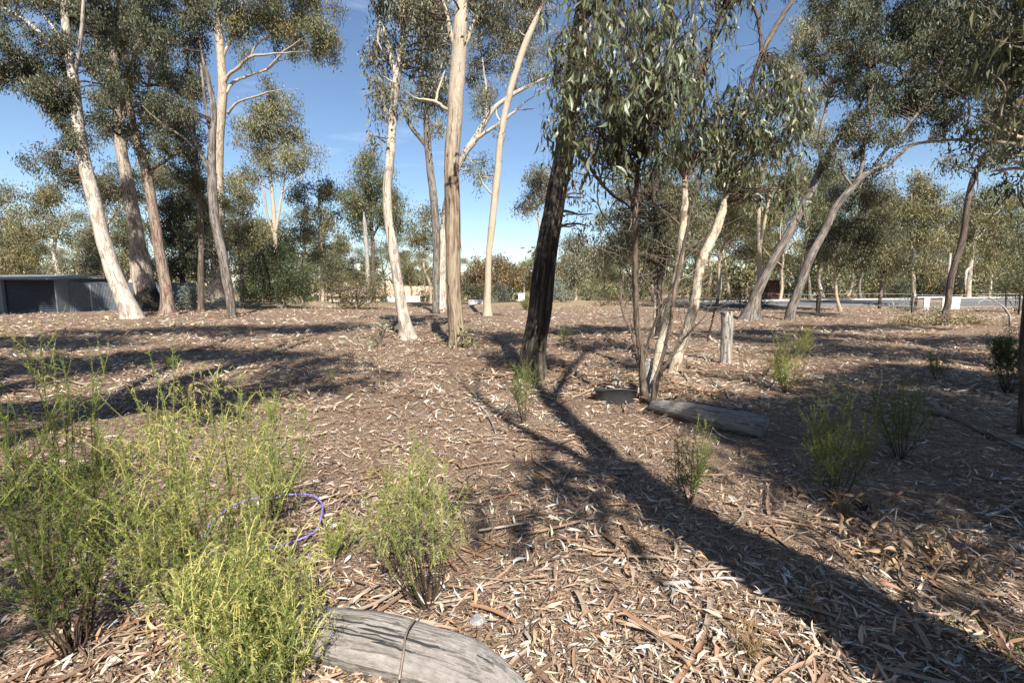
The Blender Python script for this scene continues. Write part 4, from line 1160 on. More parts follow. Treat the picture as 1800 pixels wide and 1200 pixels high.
# ------------------------------------------------------------------ woodland filling the far side: copies of a few proto trees
def proto(seed, h, crown_w, leaf, bark, n_cl, per=30, L=0.27, r0=0.2):
    r_ = np.random.default_rng(seed)
    pts = [A(0, 0, -0.2)]
    x = A(0, 0, 0)
    for i in range(6):
        x = x + A(r_.normal(0, 0.25), r_.normal(0, 0.25), h * 0.14)
        pts.append(x.copy())
    S = spline(pts, 4)
    R = np.linspace(r0, r0 * 0.3, len(S))
    gt = Geo()
    tube(gt, S, R, 8, 0.06, 0.4, 0.4, seed=seed)
    nodes, nr = [S[6:]], [R[6:]]
    for i in range(5):
        j = r_.integers(9, len(S) - 2)
        a = r_.uniform(0, 6.28)
        e = S[j] + A(math.cos(a) * crown_w * 0.45, math.sin(a) * crown_w * 0.45, h * r_.uniform(0.1, 0.3))
        mm = (S[j] + e) / 2 + A(0, 0, -0.04 * h)
        s2 = spline([S[j], mm, e], 5)
        r2 = np.linspace(R[j] * 0.6, 0.03, len(s2))
        tube(gt, s2, r2, 6, 0.05, seed=seed + i)
        nodes.append(s2)
        nr.append(r2)
    cls = []
    nb = 13
    for i in range(nb):
        zc = h * r_.uniform(0.42, 0.97)
        f = math.sin(math.pi * min(1, max(0.1, (zc / h - 0.30) / 0.75))) ** 0.7
        a = r_.uniform(0, 6.28)
        rr = crown_w * 0.5 * f * math.sqrt(r_.random())
        c = A(math.cos(a) * rr, math.sin(a) * rr, zc)
        s = crown_w * r_.uniform(0.14, 0.24)
        cls.append(ellip(r_, int(n_cl * 2.0) // nb, c, A(s, s, s * 0.62)))
    cl = np.concatenate(cls)
    P, Rr = grow(np.concatenate(nodes), np.concatenate(nr), cl[r_.random(len(cl)) < 0.5], r_, 0.012, 0.06, 5)
    gw = Geo()
    tubes(gw, P, Rr, 3, A(0.2, 0.155, 0.12))
    gl = Geo()
    foliage(gl, cl, per, A(0.42, 0.42, 0.28), L, L * 0.30, LEAFCOL[leaf], r_, 0.9)
    return gt.mesh('trunk', M[bark]), gw.mesh('twig', M['twig']), gl.mesh('crown', M['leaf'], smooth=False)


PROTOS = [proto(101, 15, 8, 'olive', 'orange', 170), proto(102, 13, 7, 'grey', 'white', 160), proto(103, 16, 8, 'mid', 'pale', 180),
          proto(104, 11, 7.5, 'yellow', 'orange', 150), proto(105, 14, 9, 'green', 'grey', 190), proto(106, 9, 6.5, 'olive', 'red', 140)]
KIND = ['olive orange-trunked gum', 'grey-green white-trunked gum', 'green pale-trunked gum', 'yellowish slim gum', 'dark bushy gum', 'short olive gum']
WHERE = [(-200, 'beyond the sheet fence on the left'), (420, 'in the woodland behind the tan roof'), (780, 'far off behind the slim cream gum'),
         (1000, 'behind the brown sapling stems'), (1290, 'behind the leaning grey trunks'), (1560, 'in the woodland across the road')]


def put(px, Y, k, s=1.0, rz=0.0, group='woodland trees'):
    tm, wm, lm = PROTOS[k]
    x = (px - 900) / F_PX * Y * 0.993
    z = float(gz(x, Y))
    w = [t for p, t in WHERE if px >= p][-1]
    root = empty('gum_tree', (x, Y, z), KIND[k] + ' ' + w, 'tree', KIND[k] + 's ' + w)
    root.rotation_euler = (0, 0, rz)
    root.scale = (s, s, s)
    for nm, me in (('trunk', tm), ('twig', wm), ('crown', lm)):
        o = bpy.data.objects.new(nm, me)
        COL.objects.link(o)
        o.parent = root
        if nm != 'trunk':
            o['kind'] = 'stuff'
    return root


pr = np.random.default_rng(5)
WOODS = []
for px, Y, k, s in [
    (-60, 48, 0, .8), (30, 58, 5, .95), (75, 66, 1, .8), (140, 52, 0, .66), (170, 60, 3, .8), (220, 50, 5, .9), (250, 62, 4, .75), (300, 48, 2, .75), (335, 58, 1, .85), (380, 48, 4, .7), (400, 64, 0, .9),
    (445, 70, 3, .95), (470, 62, 5, 1.1), (505, 75, 1, .85), (535, 66, 0, .75), (560, 85, 4, .8), (600, 74, 5, 1.05), (630, 66, 1, .7), (680, 62, 4, .62), (700, 80, 2, .65), (722, 66, 5, .8), (745, 75, 0, .6),
    (795, 105, 5, .95), (815, 118, 0, .72), (832, 110, 4, .72), (852, 100, 5, .95), (880, 112, 1, .7), (900, 108, 5, 1.0), (918, 120, 3, .85), (938, 100, 5, .95), (985, 80, 1, .62), (1035, 70, 0, .6), (1060, 80, 3, .75),
    (1065, 62, 5, .75), (1090, 48, 0, .65), (1120, 56, 4, .8), (1150, 44, 2, .75), (1185, 52, 1, .85), (1215, 40, 4, .75), (1240, 52, 0, .9), (1262, 36, 3, .72), (1285, 46, 2, .85), (1305, 60, 1, 1.0), (1340, 48, 5, 1.1), (1372, 40, 0, .75),
    (1400, 54, 2, .9), (1425, 44, 4, .75), (1450, 58, 1, 1.0), (1490, 66, 0, .95), (1515, 54, 4, .85), (1555, 60, 2, .7), (1580, 72, 5, 1.2), (1640, 66, 1, .78), (1665, 76, 0, .75), (1690, 82, 4, .9), (1730, 74, 5, 1.15), (1765, 84, 2, .8), (1800, 66, 0, .8), (1840, 72, 4, .9)]:
    WOODS.append((px, put(px, Y, k, s * pr.uniform(0.78, 1.2), pr.uniform(0, 6.28))))

by = {}
for px, o in sorted(WOODS, key=lambda q: q[0]):
    by.setdefault(o['label'], []).append(o)
for lab, os_ in by.items():
    if len(os_) == 2:
        for o, w in zip(os_, ('left', 'right')):
            o['label'] = lab + ', the %s of two' % w
    elif len(os_) > 2:
        for o, w in zip(os_, ('leftmost', 'middle', 'rightmost', 'far right')):
            o['label'] = lab + ', the %s one' % w

# the far wood reads as one mass
g = Geo()
fr_ = np.random.default_rng(8)
gt = Geo()
for i in range(270):
    Y = fr_.uniform(95, 210) if i < 165 else fr_.uniform(58, 110)
    px = fr_.uniform(-350, 2150) if i < 165 else fr_.uniform(980, 1900)
    x = (px - 900) / F_PX * Y
    z = float(gz(x, Y))
    h = (fr_.uniform(8, 13) * (1.15 if px > 1000 else 0.95)) if i < 165 else fr_.uniform(2.0, 4.5)
    nb = 8 if i < 165 else 4
    for b_ in range(nb):
        c = A(x + fr_.normal(0, 1.9), Y + fr_.normal(0, 1.9), z + h * fr_.uniform(0.06, 0.95))
        cl = ellip(fr_, 7, c, A(1.9, 1.9, 1.1))
        foliage(g, cl, 11 if i < 165 else 16, A(0.6, 0.6, 0.42), 1.25 if i < 165 else .6, 0.42 if i < 165 else .2, LEAFCOL[fr_.choice(['olive', 'grey', 'green', 'mid', 'yellow', 'olive'])], fr_, 0.6)
    tubes(gt, np.array([[[x, Y, z - .3], [x + .2, Y, z + h * .4], [x + fr_.normal(0, .6), Y, z + h * .85]]]), np.array([[.22, .17, .06]]), 6, A(0.42, 0.34, 0.26))
g.V += gt.V; g.C += gt.C; g.B += gt.B; g.Qs += [q + g.n for q in gt.Qs]; g.n += gt.n
tag(g.build('far_wood', M['leaf'], smooth=False), 'far woodland closing the horizon', kind='stuff')
# ------------------------------------------------------------------ bushes
def shrub(name, label, base, h, w, n, seed, green=(0.138, 0.196, 0.052), tip=(0.426, 0.426, 0.154), lean=(0, 0), sprays=0.0, bare=0.35, group=None, cat='shrub', Y=None, needle=0.015, nw=0.0027, sp=0.0075, dead=0.15, world=None):
    r_ = np.random.default_rng(seed)
    b = A(*world) if world is not None else G(*base)
    b[2] = float(gz(b[0], b[1]))
    root = empty(name, b, label, cat, group)
    st, stR, shoots = [], [], []
    t = np.linspace(0, 1, 9)[:, None]
    scol = []
    for i in range(n):
        a = r_.uniform(0, 6.28)
        rr = math.sqrt(r_.random())
        hh = h * r_.uniform(0.55, 1.0) * (1 - 0.25 * rr)
        foot = b + A(math.cos(a), math.sin(a), 0) * w * 0.16 * rr
        top = b + A(math.cos(a) * w * rr + lean[0], math.sin(a) * w * rr + lean[1], hh)
        ctrl = foot * 0.45 + top * 0.55 + A(math.cos(a) * w * 0.12, math.sin(a) * w * 0.12, -0.08 * h) + r_.normal(size=3) * 0.04 * h
        p = (1 - t) ** 2 * foot + 2 * t * (1 - t) * ctrl + t ** 2 * top
        p[1:-1] += r_.normal(size=(7, 3)) * 0.008 * h
        st.append(p)
        stR.append(np.linspace(0.0042, 0.0007, 9) ** 1.0 * (0.6 + h * 0.4) * np.array([1, .95, .85, .72, .6, .5, .45, .5, 1]))
        f0 = bare * r_.uniform(0.7, 1.3)
        # leafy leader and side shoots
        seg = p[int(f0 * 8):]
        ks = np.linspace(0, len(seg) - 1.001, 8)
        i0 = ks.astype(int)
        shoots.append((seg[i0] + (seg[i0 + 1] - seg[i0]) * (ks - i0)[:, None], 1.0, f0))
        for j in range(int(r_.uniform(9, 17))):
            f = r_.uniform(f0, 0.97)
            q = p[min(7, int(f * 8))] + (p[min(8, int(f * 8) + 1)] - p[min(7, int(f * 8))]) * (f * 8 % 1)
            a2 = r_.uniform(0, 6.28)
            ln = h * r_.uniform(0.10, 0.34) * (1.2 - 0.6 * f)
            out = A(math.cos(a2), math.sin(a2), 0)
            droop = r_.random() < sprays and f > 0.45
            tt = np.linspace(0, 1, 8)[:, None]
            if droop:
                ln = r_.uniform(0.05, 0.13)
                pp = q + out * ln * np.sin(tt * 1.7) + A(0, 0, 1) * ln * (1.1 * np.sin(tt * 2.5) * 0.8 - 0.5 * tt ** 2)
            else:
                pp = q + out * ln * (0.75 * tt - 0.1 * tt ** 2) + A(0, 0, 1) * ln * (0.35 * tt + 0.4 * tt ** 2)
            shoots.append((pp, 1.6 if droop else 1.0, f))
    g = Geo()
    tubes(g, np.array(st), np.array(stR), 4, A(0.075, 0.052, 0.038) * r_.normal(1, 0.25, (len(st), 1)).clip(0.5, 1.8))
    PP = np.array([s[0] for s in shoots])
    pale = np.array([s[1] for s in shoots])
    ff = np.array([s[2] for s in shoots])
    g2 = Geo()
    ln_ = np.linalg.norm(np.diff(PP, axis=1), axis=2).sum(1)
    base_c, tip_c = A(*green), A(*tip)
    mixf = ((ff - 0.3) / 0.7).clip(0, 1)[:, None] * 0.55 + (pale[:, None] - 1) * 0.9
    mixf = mixf.clip(0, 1)
    tubes(g2, PP, np.linspace(0.0016, 0.0008, 8)[None, :] * np.where(ln_ > h * .4, 1.8, 1.0)[:, None], 3, base_c * (1 - mixf) + tip_c * mixf)
    ln = np.linalg.norm(np.diff(PP, axis=1), axis=2).sum(1)
    cnt = np.maximum(4, (ln / sp * np.where((np.arange(len(PP)) == 0) | (pale == 1.0) & (ln > h * .4), 2.1, 1.1)).astype(int))
    idx = np.repeat(np.arange(len(PP)), cnt)
    u = r_.random(len(idx)) * 6.999
    i0 = u.astype(int)
    fr = (u - i0)[:, None]
    pos = PP[idx, i0] * (1 - fr) + PP[idx, i0 + 1] * fr
    tg = unit(PP[idx, i0 + 1] - PP[idx, i0])
    N = len(pos)
    ax = unit(tg * 0.75 + rdir(N, r_) * 0.8)
    sd = unit(np.cross(ax, r_.normal(size=(N, 3))))
    m2 = (mixf[idx] * 0.75 + (u[:, None] / 7) * 0.35).clip(0, 1)
    col = (base_c * (1 - m2) + tip_c * m2) * r_.normal(1, 0.22, (N, 1)).clip(0.5, 1.7)
    bad = r_.random(N) < dead * (1 - ff[idx])
    col[bad] = A(0.26, 0.17, 0.09) * r_.normal(1, 0.3, (int(bad.sum()), 1)).clip(0.4, 1.6)
    blades(g2, pos, ax, sd, needle * r_.uniform(0.6, 1.4, N), nw * r_.uniform(0.8, 1.3, N), col, 0.08)
    tag(g.build('stem', M['twig'], root), kind='stuff')
    tag(g2.build('foliage', M['needle'], root, smooth=False), kind='stuff')
    return root


BR = dict(sprays=0.7, tip=(0.511, 0.483, 0.182), green=(0.161, 0.221, 0.055))
SH = 'yellow-green needle shrubs'
shrub('needle_shrub', 'dark-stemmed needle shrub with shade-darkened colours filling the left edge of the foreground', None, 1.48, 0.30, 20, 61, world=(-1.78, 1.80, 0), sprays=0.5, green=(0.100, 0.146, 0.038), tip=(0.292, 0.310, 0.091), group=SH, bare=0.22, needle=.016)  # needle and tip colours darkened to stand in for shade
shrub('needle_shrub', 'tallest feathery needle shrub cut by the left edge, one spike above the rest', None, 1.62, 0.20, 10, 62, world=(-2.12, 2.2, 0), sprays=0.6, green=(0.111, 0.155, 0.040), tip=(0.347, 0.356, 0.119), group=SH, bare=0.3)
shrub('needle_shrub', 'tall feathery bright needle shrub rising left of the purple hose loop', None, 1.42, 0.33, 34, 63, world=(-1.24, 1.86, 0), group=SH, bare=0.2, **BR)
shrub('needle_shrub', 'nearest needle shrub with drooping yellow tips, overhanging the bottom edge', None, 0.86, 0.24, 27, 64, world=(-0.88, 1.52, 0), group=SH, bare=0.2, sprays=0.8, tip=(0.547, 0.520, 0.201), green=(0.161, 0.230, 0.060))
shrub('needle_shrub', 'loose needle shrub between the purple hose loop and the grey foreground log', None, 0.62, 0.22, 18, 65, world=(-0.98, 1.78, 0), group=SH, bare=0.2, sprays=0.6, tip=(0.498, 0.498, 0.178), green=(0.156, 0.228, 0.058))
shrub('needle_shrub', 'upright thin-spired needle shrub behind the purple hose loop', None, 1.10, 0.28, 15, 66, world=(-1.55, 2.95, 0), group=SH, bare=0.25, sprays=0.35, tip=(0.474, 0.474, 0.166), green=(0.150, 0.215, 0.058))
shrub('needle_shrub', 'rounded needle shrub on bare dark stems at the middle of the foreground', (752, 1062), 0.86, 0.25, 24, 67, lean=(-.05, .02), group=SH, bare=0.5, sprays=0.25, tip=(0.450, 0.450, 0.166), green=(0.144, 0.196, 0.058))
shrub('needle_shrub', 'low sprawling needle sprig leaning right beside the hose loop', (588, 985), 0.36, 0.20, 9, 68, lean=(0.16, 0.0), group=SH, bare=0.15, sprays=0.05, tip=(0.593, 0.545, 0.154), green=(0.261, 0.314, 0.079))
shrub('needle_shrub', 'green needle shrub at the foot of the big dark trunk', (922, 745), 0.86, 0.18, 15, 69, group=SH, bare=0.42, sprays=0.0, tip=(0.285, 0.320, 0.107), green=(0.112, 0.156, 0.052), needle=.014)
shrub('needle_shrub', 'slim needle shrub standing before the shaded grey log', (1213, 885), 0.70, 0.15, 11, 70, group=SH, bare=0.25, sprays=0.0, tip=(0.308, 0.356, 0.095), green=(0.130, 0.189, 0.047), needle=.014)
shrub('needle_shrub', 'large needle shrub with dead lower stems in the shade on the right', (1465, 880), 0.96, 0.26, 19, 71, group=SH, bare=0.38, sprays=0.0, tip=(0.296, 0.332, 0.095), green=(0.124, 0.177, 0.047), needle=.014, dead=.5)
shrub('needle_shrub', 'green needle shrub behind the fallen branch on the right', (1585, 805), 0.9, 0.28, 15, 72, group=SH, bare=0.30, sprays=0.0, tip=(0.272, 0.308, 0.083), green=(0.117, 0.170, 0.044), needle=.015)
shrub('needle_shrub', 'bright yellow-green needle shrub right of the old fence post', (1382, 690), 1.02, 0.26, 24, 73, group=SH, bare=0.25, sprays=0.1, tip=(0.569, 0.545, 0.202), green=(0.261, 0.300, 0.091), needle=.018, nw=.004, sp=.012)
shrub('needle_shrub', 'small pale needle shrub beside the foot of the thinner leaning trunk', (1412, 632), 0.85, 0.20, 16, 74, group=SH, bare=0.3, sprays=0.0, tip=(0.522, 0.498, 0.202), green=(0.247, 0.274, 0.091), needle=.018, nw=.004, sp=.013)
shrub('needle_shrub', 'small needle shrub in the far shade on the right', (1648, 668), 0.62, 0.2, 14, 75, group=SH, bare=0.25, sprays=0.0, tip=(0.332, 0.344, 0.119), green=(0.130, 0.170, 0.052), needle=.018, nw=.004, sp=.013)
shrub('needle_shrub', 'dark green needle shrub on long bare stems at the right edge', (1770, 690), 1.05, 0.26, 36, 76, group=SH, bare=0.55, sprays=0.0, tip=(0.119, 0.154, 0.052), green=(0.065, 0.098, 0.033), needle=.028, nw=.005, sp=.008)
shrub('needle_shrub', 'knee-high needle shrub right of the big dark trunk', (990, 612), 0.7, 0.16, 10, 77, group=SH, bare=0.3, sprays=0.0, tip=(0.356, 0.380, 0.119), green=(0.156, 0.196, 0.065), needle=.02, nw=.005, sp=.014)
shrub('needle_shrub', 'tiny green needle tuft in the left clearing', (303, 648), 0.32, 0.14, 9, 78, group=SH, bare=0.1, sprays=0.0, tip=(0.296, 0.332, 0.107), green=(0.156, 0.209, 0.065), needle=.02, nw=.005, sp=.014)
shrub('needle_shrub', 'tiny needle tuft on the sunny litter left of centre', (585, 672), 0.24, 0.06, 5, 79, group=SH, bare=0.1, sprays=0.0, tip=(0.285, 0.320, 0.107), green=(0.156, 0.196, 0.065), needle=.014)
shrub('needle_shrub', 'pair of thin yellow needle spikes standing on the litter left of the middle shrub', (476, 740), 0.42, 0.13, 7, 80, group=SH, bare=0.1, sprays=0.0, tip=(0.545, 0.522, 0.178), green=(0.261, 0.314, 0.091))
shrub('needle_shrub', 'scrubby olive shrub left of the round grey-leaved bush by the far shed', (925, 545), 1.1, 0.5, 26, 81, group=SH, bare=0.15, sprays=0.0, tip=(0.308, 0.308, 0.095), green=(0.156, 0.182, 0.052), needle=.05, nw=.014, sp=.04)


def bush(name, label, base, blobs, leaf, seed, Y=None, L=None, dens=1.0, group=None, per=26, stems=5, ratio=0.3):
    r_ = np.random.default_rng(seed)
    b = G(*base) if Y is None else W(base[0], base[1], Y)
    Y = b[1]
    b[2] = float(gz(b[0], b[1]))
    root = empty(name, b, label, 'bush', group)
    k = Y / F_PX
    L = L or max(0.07, Y * 0.0048)
    cls = []
    for q in blobs:
        rad = A(q[2] * k, (q[2] + q[3]) * .5 * k, q[3] * k)
        n = int(math.ceil((q[4] if len(q) > 4 else 1) * dens * 2.2 * math.pi * rad[0] * rad[2] / (.55 * L * L * ratio) / per))
        cls.append(ellip(r_, max(3, n), W(q[0], q[1], Y), rad))
    cl = np.concatenate(cls)
    cl = cl[cl[:, 2] > b[2] + 0.05]
    ns, nr = [], []
    g = Geo()
    for i in range(stems):
        c = cl[r_.integers(len(cl))]
        s = spline([b + A(r_.normal(0, .05), r_.normal(0, .05), -.05), b * .6 + c * .4 + A(0, 0, .1), c], 4)
        rr = np.linspace(.02 + Y * .0007, .008, len(s))
        tube(g, s, rr, 6, .05, seed=seed + i)
        ns.append(s)
        nr.append(rr)
    g.build('stem', M['brown'], root)
    P, R = grow(np.concatenate(ns), np.concatenate(nr), cl[r_.random(len(cl)) < .6], r_, .003, .02, 5)
    g = Geo()
    tubes(g, P, R, 3, TWIGCOL)
    tag(g.build('twig', M['twig'], root), kind='stuff')
    g = Geo()
    foliage(g, cl, per, A(1, 1, .8) * max(.06, Y * .008), L, L * ratio, LEAFCOL[leaf] if isinstance(leaf, str) else leaf, r_, .25)
    tag(g.build('foliage', M['leaf'], root, smooth=False), kind='stuff')
    return root


bush('wattle_bush', 'big dark green bush left of centre at the back of the clearing', (500, 545), [(478, 468, 42, 32, 1.3), (515, 490, 34, 36, 1.3), (450, 495, 30, 32, 1.2), (488, 445, 24, 20, 1.1), (485, 515, 56, 22, 1.2), (436, 475, 20, 18, .8), (530, 515, 20, 20, 1)], (0.055, 0.075, 0.030), 91, Y=29)
bush('grey_bush', 'twiggy brown-green bush in front of the tan roof', (628, 545), [(625, 500, 40, 25, .6), (650, 515, 40, 20, .8), (615, 528, 34, 14, .9), (600, 515, 20, 18, .5), (665, 495, 25, 22, .35)], (0.13, 0.115, 0.06), 92, Y=29)
bush('silver_bush', 'silver-blue leafy bush at the foot of the buttressed pale trunk', (345, 545), [(335, 515, 24, 16, .9), (355, 525, 24, 14, .9), (322, 530, 16, 12, .9)], 'blue', 93, Y=27)
bush('silver_bush', 'silver-blue bush right of the slender forked gum', (428, 545), [(428, 515, 16, 20, .9), (420, 500, 12, 12, .8), (440, 528, 14, 10, .8)], 'blue', 94, Y=30)
bush('dark_bush', 'small dark green bush behind the twiggy one at centre', (585, 528), [(583, 470, 20, 22, 1.2), (578, 495, 18, 20, 1.1)], 'dark', 95, Y=42)
bush('silver_bush', 'round blue-grey bush behind the slim cream gum', (877, 532), [(877, 515, 18, 14, 1.2), (890, 522, 12, 9, 1.0)], 'blue', 96, Y=44)
bush('silver_bush', 'blue-grey bush just right of the big dark trunk', (985, 535), [(982, 512, 14, 18, 1.0), (998, 524, 14, 10, .8)], 'blue', 97, Y=40)
bush('green_bush', 'bright green shrub before the white wall of the tan-roofed house', (750, 530), [(745, 519, 18, 7, 1.3), (760, 521, 12, 6, 1.2)], (0.10, 0.13, 0.04), 98, Y=70)
bush('green_bush', 'dark green bush under the russet tree', (835, 530), [(830, 512, 18, 12, 1.2), (850, 515, 14, 11, 1.2)], 'dark', 99, Y=52)
bush('green_bush', 'green round bush at the far side right of the dark trunk', (1035, 528), [(1030, 510, 16, 14, 1.2), (1050, 508, 14, 10, 1.1), (1085, 516, 20, 12, 1.0)], 'green', 100, Y=44)
bush('grey_bush', 'dull grass-like bush under the woodland behind the sapling stems', (1060, 540), [(1062, 530, 16, 8, .8), (1090, 526, 16, 8, .8)], (.14, .12, .07), 101, Y=34)
bush('silver_bush', 'silver-blue leafy seedling clump before the white pillars', (1598, 552), [(1600, 544, 20, 8, 1.0), (1580, 542, 12, 6, .9), (1645, 540, 14, 8, .8)], 'blue', 102, Y=26)
bush('dark_bush', 'dark green bush at the right edge behind the dead branches', (1790, 530), [(1790, 490, 26, 26, 1.2), (1770, 505, 20, 16, 1.1), (1820, 480, 30, 30)], 'green', 103, Y=24)
bush('dark_bush', 'dark low bush at the roadside left of the round green gum', (1580, 530), [(1578, 505, 20, 16, 1.2), (1592, 515, 14, 12, 1.1)], 'dark', 104, Y=40)
bush('seedling', 'broad-leaved green seedling at the foot of the tall peeling trunk', (818, 612), [(818, 592, 12, 12, 1.0), (832, 603, 10, 7, .6), (806, 603, 6, 5, .6)], (0.14, 0.18, 0.07), 105, L=0.10, per=6, ratio=.6, stems=4)
bush('seedling', 'grey-green gum seedlings left of the lone pale trunk', (668, 612), [(655, 592, 9, 14, .35), (676, 570, 12, 8, .6), (650, 612, 8, 8, .3), (664, 608, 8, 6, .3)], (0.15, 0.19, 0.11), 106, L=0.10, per=5, ratio=.35, stems=5)
bush('dry_brush', 'heap of straw-coloured cut branches round the thin crooked trunk', (1640, 572), [(1610, 562, 40, 9, 1.3), (1650, 557, 36, 10, 1.2), (1700, 562, 36, 11, 1.1), (1575, 566, 16, 5, 1.0), (1730, 568, 18, 7, .9)], (0.42, 0.34, 0.20), 107, per=22, stems=12)
bush('dry_brush', 'low brown dead twig heap at the foot of the gum with the kinked trunk', (1350, 535), [(1330, 527, 36, 8, .7), (1300, 522, 20, 8, .6), (1270, 525, 20, 8, .6)], (.2, .16, .1), 108, Y=32)

# ------------------------------------------------------------------ buildings, fences, posts
sheet_m = plain_mat('blue grey sheet steel', (0.150, 0.175, 0.205), 0.5, 0.5, 0.25, 2.5, 0.25)
dark_m = plain_mat('dark blue shutter', (0.035, 0.044, 0.060), 0.5, 0.5, 0.15, 2)  # navy deepened further, standing in for shade on the roller door
trim_m = plain_mat('weathered white trim', (0.55, 0.56, 0.57), 0.7, 0.3, 0.12, 4)
roof_m = plain_mat('zinc roof', (0.24, 0.24, 0.25), 0.5, 0.5, 0.15, 2, 0.2)
tan_m = plain_mat('tan roof', (0.47, 0.35, 0.25), 0.85, 0.2, 0.08, 1.5)
cream_m = plain_mat('cream wall', (0.60, 0.53, 0.44), 0.85, 0.2, 0.08, 2)
white_m = plain_mat('white paint', (0.80, 0.79, 0.77), 0.7, 0.3, 0.05, 4)
glass_m = plain_mat('dark window', (0.02, 0.025, 0.03), 0.1, 0.6, 0.1, 2)
brick_m = plain_mat('brown render', (0.20, 0.155, 0.125), 0.9, 0.2, 0.2, 6)
rust_m = plain_mat('dark red paint', (0.045, 0.016, 0.012), 0.7, 0.3, 0.2, 4)
plastic_m = plain_mat('black plastic', (0.030, 0.034, 0.038), 0.42, 0.5, 0.2, 12)
stone_m = plain_mat('grey stone', (0.30, 0.27, 0.235), 0.9, 0.2, 0.3, 14, 0, 0.5)
hose_m = plain_mat('purple hose plastic', (0.23, 0.20, 0.56), 0.55, 0.4, 0.08, 10)
post_m = M['dead']


def panel(a, b, z0, z1, n, amp=0.018, vert=True, lap=0.0):
    """corrugated sheet between ground points a and b"""
    g = Geo()
    a = np.asarray(a, float)
    b = np.asarray(b, float)
    d = b - a
    nrm = np.array([d[1], -d[0]]) / np.linalg.norm(d)
    V = []
    if vert:
        for i in range(n + 1):
            p = a + d * i / n + nrm * (amp * (1 if i % 2 else -1) + lap)
            V += [(p[0], p[1], z0), (p[0], p[1], z1)]
        q = [(2 * i, 2 * i + 2, 2 * i + 3, 2 * i + 1) for i in range(n)]
    else:
        for i in range(n + 1):
            z = z0 + (z1 - z0) * i / n
            o = nrm * (amp * (1 if i % 2 else -1))
            V += [(a[0] + o[0], a[1] + o[1], z), (b[0] + o[0], b[1] + o[1], z)]
        q = [(2 * i, 2 * i + 1, 2 * i + 3, 2 * i + 2) for i in range(n)]
    g.add(V, q)
    return g


# shed
s0 = W(-130, 500, 25.5)
s1 = W(5, 500, 25.5)
s2 = W(101, 500, 25.8)
zb = float(gz(s1[0], s1[1])) - .1
zt = 1.84
shed = empty('shed', (s1[0], s1[1], zb), 'low shed with dark corrugated roller door and flat zinc roof at the left edge', 'shed')
g = panel(s1[:2] + A(.15, 0), s2[:2], zb, zt - .06, 34, .022, vert=False)
g.build('roller_door', dark_m, shed, smooth=False)
g = Geo()
box(g, (s1[0] - .02, s1[1] - .06, zb), (s1[0] + .13, s1[1] + .1, zt - .05))
g.build('door_frame', dark_m, shed, smooth=False)
g = panel(s0[:2], s1[:2] - A(.03, 0), zb, zt - .06, 40, .015)
g.build('wall', sheet_m, shed, smooth=False)
g = Geo()
x0, x1, y0 = s0[0], s2[0] + .3, s1[1] - .35
V, q = [], []
nn = 60
for i in range(nn + 1):
    x = x0 + (x1 - x0) * i / nn
    z = zt + .015 * (1 if i % 2 else -1)
    V += [(x, y0, z - .02), (x, y0 + 5, z + .24), (x, y0, z - .08), (x, y0 + 5, z + .18)]
for i in range(nn):
    q += [(4 * i, 4 * i + 4, 4 * i + 5, 4 * i + 1), (4 * i + 2, 4 * i + 3, 4 * i + 7, 4 * i + 6), (4 * i, 4 * i + 2, 4 * i + 6, 4 * i + 4)]
q += [(0, 1, 3, 2), (4 * nn, 4 * nn + 2, 4 * nn + 3, 4 * nn + 1)]
g.add(V, q)
g.build('roof', roof_m, shed, smooth=False)
for sx in (s0[0], s2[0] + .08):
    g = Geo()
    box(g, (sx - .03, s1[1] + .05, zb), (sx + .03, s1[1] + 4.6, zt))
    g.build('side_wall', sheet_m, shed, smooth=False)

# sheet fence
fa, fb = W(103, 500, 25.9)[:2], W(345, 500, 33)[:2]
npan = 17
fence = empty('sheet_fence', (fa[0], fa[1], float(gz(*fa))), 'blue-grey corrugated sheet fence running back from the shed', 'fence')
for i in range(npan):
    p0 = fa + (fb - fa) * i / npan
    p1 = fa + (fb - fa) * (i + 1) / npan
    z0 = float(gz(*p0)) - .1
    panel(p0, p1, z0, 1.62 + .02 * math.sin(i * 2.1), 12, .02, lap=.004 * (i % 2)).build('panel', sheet_m, fence, smooth=False)
g = Geo()
for i in range(0, npan + 1, 3):
    p0 = fa + (fb - fa) * i / npan
    box(g, (p0[0] - .04, p0[1] + .05, -.1), (p0[0] + .04, p0[1] + .13, 1.55))
g.build('post', trim_m, fence, smooth=False)

# house in the distance
hY = 100
hx0, hx1 = (545 - 900) / F_PX * hY, (772 - 900) / F_PX * hY
hz = float(gz((hx0 + hx1) / 2, hY))
house = empty('house', ((hx0 + hx1) / 2, hY, hz), 'low cream house with tan roof in the distance left of centre', 'house')
ez, rz_ = 1.5 - 19 * hY / F_PX, 1.5 - 3 * hY / F_PX
g = Geo()
box(g, (hx0 + .6, hY, hz - .5), (hx1 - .6, hY + 9, ez))
g.build('wall', cream_m, house, smooth=False)
g = Geo()
g.add([(hx0, hY - .6, ez), (hx1, hY - .6, ez), (hx1, hY + 9.6, ez), (hx0, hY + 9.6, ez), (hx0 + 3.2, hY + 4.5, rz_), (hx1 - 2.2, hY + 4.5, rz_),
       (hx0, hY - .6, ez - .15), (hx1, hY - .6, ez - .15), (hx1, hY + 9.6, ez - .15), (hx0, hY + 9.6, ez - .15)],
      [(0, 1, 5, 4), (2, 3, 4, 5), (0, 6, 7, 1), (1, 7, 8, 2), (3, 9, 6, 0), (6, 9, 8, 7)], [(3, 0, 4), (1, 2, 5)])
g.build('roof', tan_m, house, smooth=False)
